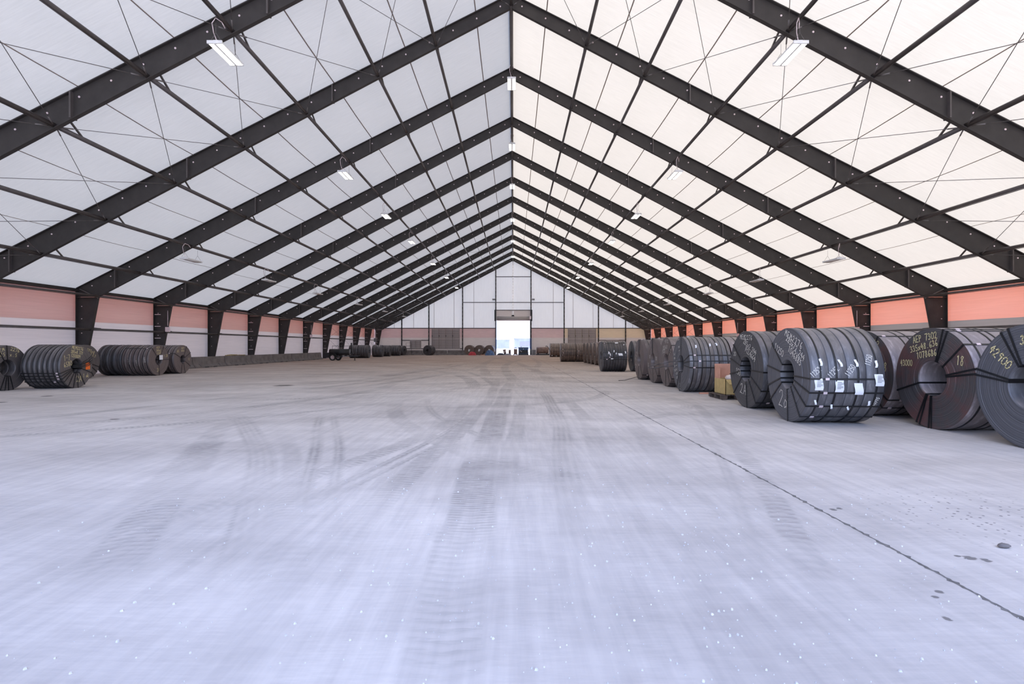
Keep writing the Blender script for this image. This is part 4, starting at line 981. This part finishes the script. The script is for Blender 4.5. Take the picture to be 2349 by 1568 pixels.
lump('plastic_bag', M['bag'], (6.35, 15.42, 0.50), (0.20, 0.16, 0.11), 3, 'crumpled white bag lying on top of the cardboard box', 'bag')
lump('plastic_bag', M['bag'], (6.62, 15.70, 0.52), (0.16, 0.13, 0.17), 4, 'upright crumpled white bag against the cardboard sheet', 'bag')

# loose strap sticking out of the big dark coil, timber under it
mb = MB(); mb.path([(5.68, 17.9, 1.02), (5.3, 17.95, 1.0), (4.95, 18.0, 0.93), (4.62, 18.05, 0.84), (4.60, 18.07, 0.79), (4.72, 18.05, 0.77), (5.05, 18.0, 0.83), (5.4, 17.9, 0.86)], 0.018, 6)
tag(mb.build('loose_strap', M['tube']), 'loose looped steel strap sticking out of the big dark coil', 'strap')
tag(MB().box(5.95, 7.3, 16.96, 17.06, 0, 0.05).build('timber_wedge', M['cardpink']), 'pale timber strip chocking the big dark coil', 'timber')
mb = MB(); mb.path([(5.70, 23.6, 0.06), (5.45, 23.55, 0.16), (5.3, 23.5, 0.12), (4.9, 23.4, 0.02), (4.6, 23.3, 0.015)], 0.012, 5)
tag(mb.build('loose_wire', M['strap']), 'loose wire trailing on the floor before the brown coil', 'wire')

# ------------------------------------------------------------------ things near the far door
t = empty('fuel_tank', (4.65, 85.8, 0)); tag(t, 'brown cylindrical tank on a dark skid right of the door', 'tank')
MB().tube((-0.95, 0, 0.78), (0.95, 0, 0.78), 0.52, 24).build('vessel', M['rust'], t)
sk = MB().box(-1.0, 1.15, -0.4, 0.4, 0.02, 0.2); sk.box(-0.8, -0.6, -0.35, 0.35, 0.2, 0.35); sk.box(0.6, 0.8, -0.35, 0.35, 0.2, 0.35); sk.build('skid', M['black'], t)
MB().path([(1.15, -0.1, 0.2), (1.12, -0.1, 0.8), (0.98, -0.1, 1.2), (0.72, -0.1, 1.46), (0.5, -0.1, 1.40)], 0.05, 8).build('hose', M['black'], t)
tag(MB().box(2.98, 3.62, 86.5, 87.1, 0, 0.78).box(2.95, 3.65, 86.47, 87.13, 0.78, 0.84).build('control_cabinet', M['greyst']), 'small grey cabinet between the door and the tank', 'cabinet')

t = empty('welder_generator', (1.55, 87.0, 0)); tag(t, 'dark blue welder generator standing in the doorway', 'generator')
MB().box(-0.75, 0.85, -0.4, 0.4, 0.18, 1.18).build('cabinet', M['blue'], t)
MB().box(-0.72, 0.82, -0.43, -0.40, 0.25, 0.80).build('front_panel', M['black'], t)
MB().box(-0.78, 0.88, -0.42, 0.42, 1.18, 1.26).build('lid', M['greyst'], t)
sk = MB().box(-0.8, 0.9, -0.38, -0.28, 0, 0.18); sk.box(-0.8, 0.9, 0.28, 0.38, 0, 0.18); sk.build('skid', M['black'], t)
MB().tube((-0.3, 0.1, 1.26), (-0.3, 0.1, 1.42), 0.04, 8).build('exhaust', M['black'], t)
MB().path([(0.85, -0.3, 0.3), (1.0, -0.3, 0.45), (1.02, -0.3, 0.8), (0.9, -0.3, 1.0), (0.85, -0.3, 1.02)], 0.045, 8).build('cable_loop', M['black'], t)
for x, z in ((-0.45, 0.62), (0.05, 0.9), (-0.25, 0.52)): MB().box(x-0.05, x+0.05, -0.45, -0.43, z, z+0.12).build('gauge', M['paper'], t)
t = empty('welding_cart', (0.33, 86.8, 0)); tag(t, 'small brownish red cart beside the dark blue generator', 'cart')
MB().box(-0.28, 0.28, -0.3, 0.3, 0.16, 0.98).build('cart_body', M['rust'], t)
MB().path([(-0.25, -0.2, 0.98), (-0.2, -0.2, 1.15), (0.05, -0.2, 1.2), (0.25, -0.2, 1.05)], 0.035, 6).build('handle', M['black'], t)
MB().box(-0.4, 0.34, -0.34, 0.34, 0.06, 0.16).build('base', M['black'], t)
for x in (-0.3, 0.25): MB().tube((x, -0.38, 0.08), (x, -0.3, 0.08), 0.08, 10).build('wheel', M['rubber'], t)
t = empty('steel_drum', (-1.35, 86.9, 0)); tag(t, 'tilted rusty bin, larger of two in the doorway', 'bin')
o = MB().tube((0, 0, 0.06), (-0.16, 0, 0.86), 0.20, 14, 0.25).build('shell', M['rust'], t); MB().tube((-0.16, 0, 0.86), (-0.17, 0, 0.90), 0.265, 14).build('rim', M['rust'], t)
MB().box(-0.22, -0.05, -0.28, -0.22, 0.42, 0.6).build('sticker', M['paper'], t)
t = empty('steel_drum', (-0.62, 87.0, 0)); tag(t, 'upright small rusty bin in the doorway', 'bin')
MB().tube((0, 0, 0.12), (0, 0, 0.80), 0.19, 14, 0.20).build('shell', M['rust'], t); MB().tube((0, 0, 0.80), (0, 0, 0.84), 0.22, 14).build('rim', M['rust'], t); MB().tube((0, 0, 0.0), (0, 0, 0.12), 0.25, 12).build('foot', M['black'], t)
def heap(name, mat, loc, sx, sy, h, seed, label, cat):
    q = random.Random(seed); n = 14; vs_ = []; fs = []
    for i in range(n+1):
        for j in range(n+1):
            u, v = i/n*2-1, j/n*2-1; r2 = max(0, (1-abs(u)**2.4)*(1-abs(v)**2.4))
            vs_.append((u*sx, v*sy, h*r2**0.6*(0.75+0.25*q.random())+0.005))
    for i in range(n):
        for j in range(n): a = i*(n+1)+j; fs.append((a, a+n+1, a+n+2, a+1))
    vs_ += [(-sx, -sy, 0), (sx, -sy, 0), (sx, sy, 0), (-sx, sy, 0)]
    mb = MB().add(vs_, fs); return tag(mb.build(name, mat, None, loc), label, cat)
heap('canvas_heap', M['redpl'], (-6.5, 83.9, 0), 0.62, 0.5, 0.62, 1, 'crumpled red canvas heap before the leaning coils', 'canvas')
heap('tarpaulin', M['bluetarp'], (-3.75, 84.0, 0), 0.75, 0.6, 0.86, 2, 'crumpled blue tarpaulin heap beside the door', 'tarpaulin')
heap('scrap_heap', M['black'], (-2.1, 86.7, 0), 0.62, 0.45, 0.34, 5, 'low dark scrap heap on the door sill', 'scrap')
heap('scrap_heap', M['greyst'], (-0.95, 86.4, 0), 0.55, 0.3, 0.28, 8, 'low grey scrap heap below the two rusty bins', 'scrap')
tag(MB().box(-5.2, -4.3, 84.2, 84.9, 0, 0.10).build('timber_pallet', M['cardpink']), 'pale low timber skid between the red and blue heaps', 'timber')
t = empty('handrail', (-17.6, 87.1, 0)); tag(t, 'thin handrail below the small shutter of the end wall', 'handrail')
for x in (0, 0.9): MB().tube((x, 0, 0), (x, 0, 2.0), 0.025, 6).build('post', M['tube'], t)
MB().tube((0, 0, 1.98), (0.9, 0, 1.98), 0.025, 6).build('rail', M['tube'], t); MB().tube((0, 0, 1.5), (0.9, 0, 1.5), 0.02, 6).build('rail', M['tube'], t)

# boxes on columns
def cbox(x, y, z, label):
    t = empty('switch_box', (x, y, z)); tag(t, label, 'switch box', 'switch boxes on the columns')
    MB().box(-0.13, 0.13, -0.09, 0.02, 0, 0.30).build('case', M['galv'], t)
    MB().tube((0.0, -0.03, 0.30), (0.0, -0.03, 1.35), 0.018, 6).build('conduit', M['galv'], t)
    MB().box(-0.06, 0.06, -0.06, 0.0, 0.30, 0.36).build('gland', M['black'], t)
cbox(X0-21.90, FY[5]-0.05, 2.42, 'small grey switch box on a column behind the tan faced coil')
cbox(X0-21.90, FY[9]-0.05, 2.42, 'small grey switch box on a column over the barriers')
cbox(X0+21.95, FY[5]-0.05, 2.42, 'small grey switch box on a column of the red wall')
cbox(X0+21.95, FY[8]-0.05, 2.42, 'small grey switch box on a distant column of the red wall')
t = empty('hoist_post', (X0-21.6, FY[13]+1.6, 0)); tag(t, 'white ladder like post with boxes at the far pale wall', 'post')
MB().box(-0.06, 0.06, -0.06, 0.06, 0, 3.9).build('upright', M['galv'], t); MB().box(-0.22, 0.22, -0.1, 0.0, 2.1, 2.7).build('box', M['greyst'], t); MB().box(-0.2, 0.2, -0.1, 0.0, 1.3, 1.7).build('box', M['galv'], t)

# ------------------------------------------------------------------ yard beyond the door
t = empty('shed', (10, 330, -0.36)); tag(t, 'pale blue flat roofed shed far beyond the door', 'building')
MB().box(-9.5, 12.5, 0, 20, 0, 6.0).build('wall', M['yardblue'], t); MB().box(-9.8, 12.8, -0.3, 20, 6.0, 6.4).build('roof', M['yardblue'], t)
MB().box(-6, 0, -0.1, 0, 1.5, 4.4).build('shutter', M['greyst'], t)
t = empty('shed', (-3.5, 325, -0.36)); tag(t, 'smaller pale blue shed far beyond the door, with a gap beside it', 'building')
MB().box(-9.0, 1.0, 0, 12, 0, 5.2).build('wall', M['yardblue'], t); MB().box(-9.2, 1.2, -0.2, 12, 5.2, 5.5).build('roof', M['yardblue'], t)

# ------------------------------------------------------------------ grit on the floor
q = random.Random(5); mb = MB()
for k in range(900):
    y = 2.3 + abs(q.gauss(0, 2.2)); x = q.gauss(0.6, 1.9)
    if y > 14 or abs(x) > y*0.98: continue
    r = q.choice((0.003, 0.004, 0.004, 0.005, 0.007, 0.010)) * q.uniform(0.7, 1.1)
    c = [(r*math.cos(a+q.uniform(-.3, .3)), r*math.sin(a+q.uniform(-.3, .3))) for a in (0, 1.26, 2.5, 3.77, 5.0)]
    mb.add([(x+a, y+b, -0.001) for a, b in c]+[(x+a*0.6, y+b*0.6, r*0.9) for a, b in c], [(5, 6, 7, 8, 9)]+[(i, (i+1) % 5, 5+(i+1) % 5, 5+i) for i in range(5)])
tag(mb.build('grit', M['stone']), 'pale grit scattered over the near floor', 'grit', kind='stuff')
lump('stone', M['barrier'], (3.76, 4.08, 0), (0.045, 0.03, 0.018), 9, 'grey stone lying beside the oil spots on the floor', 'stone')
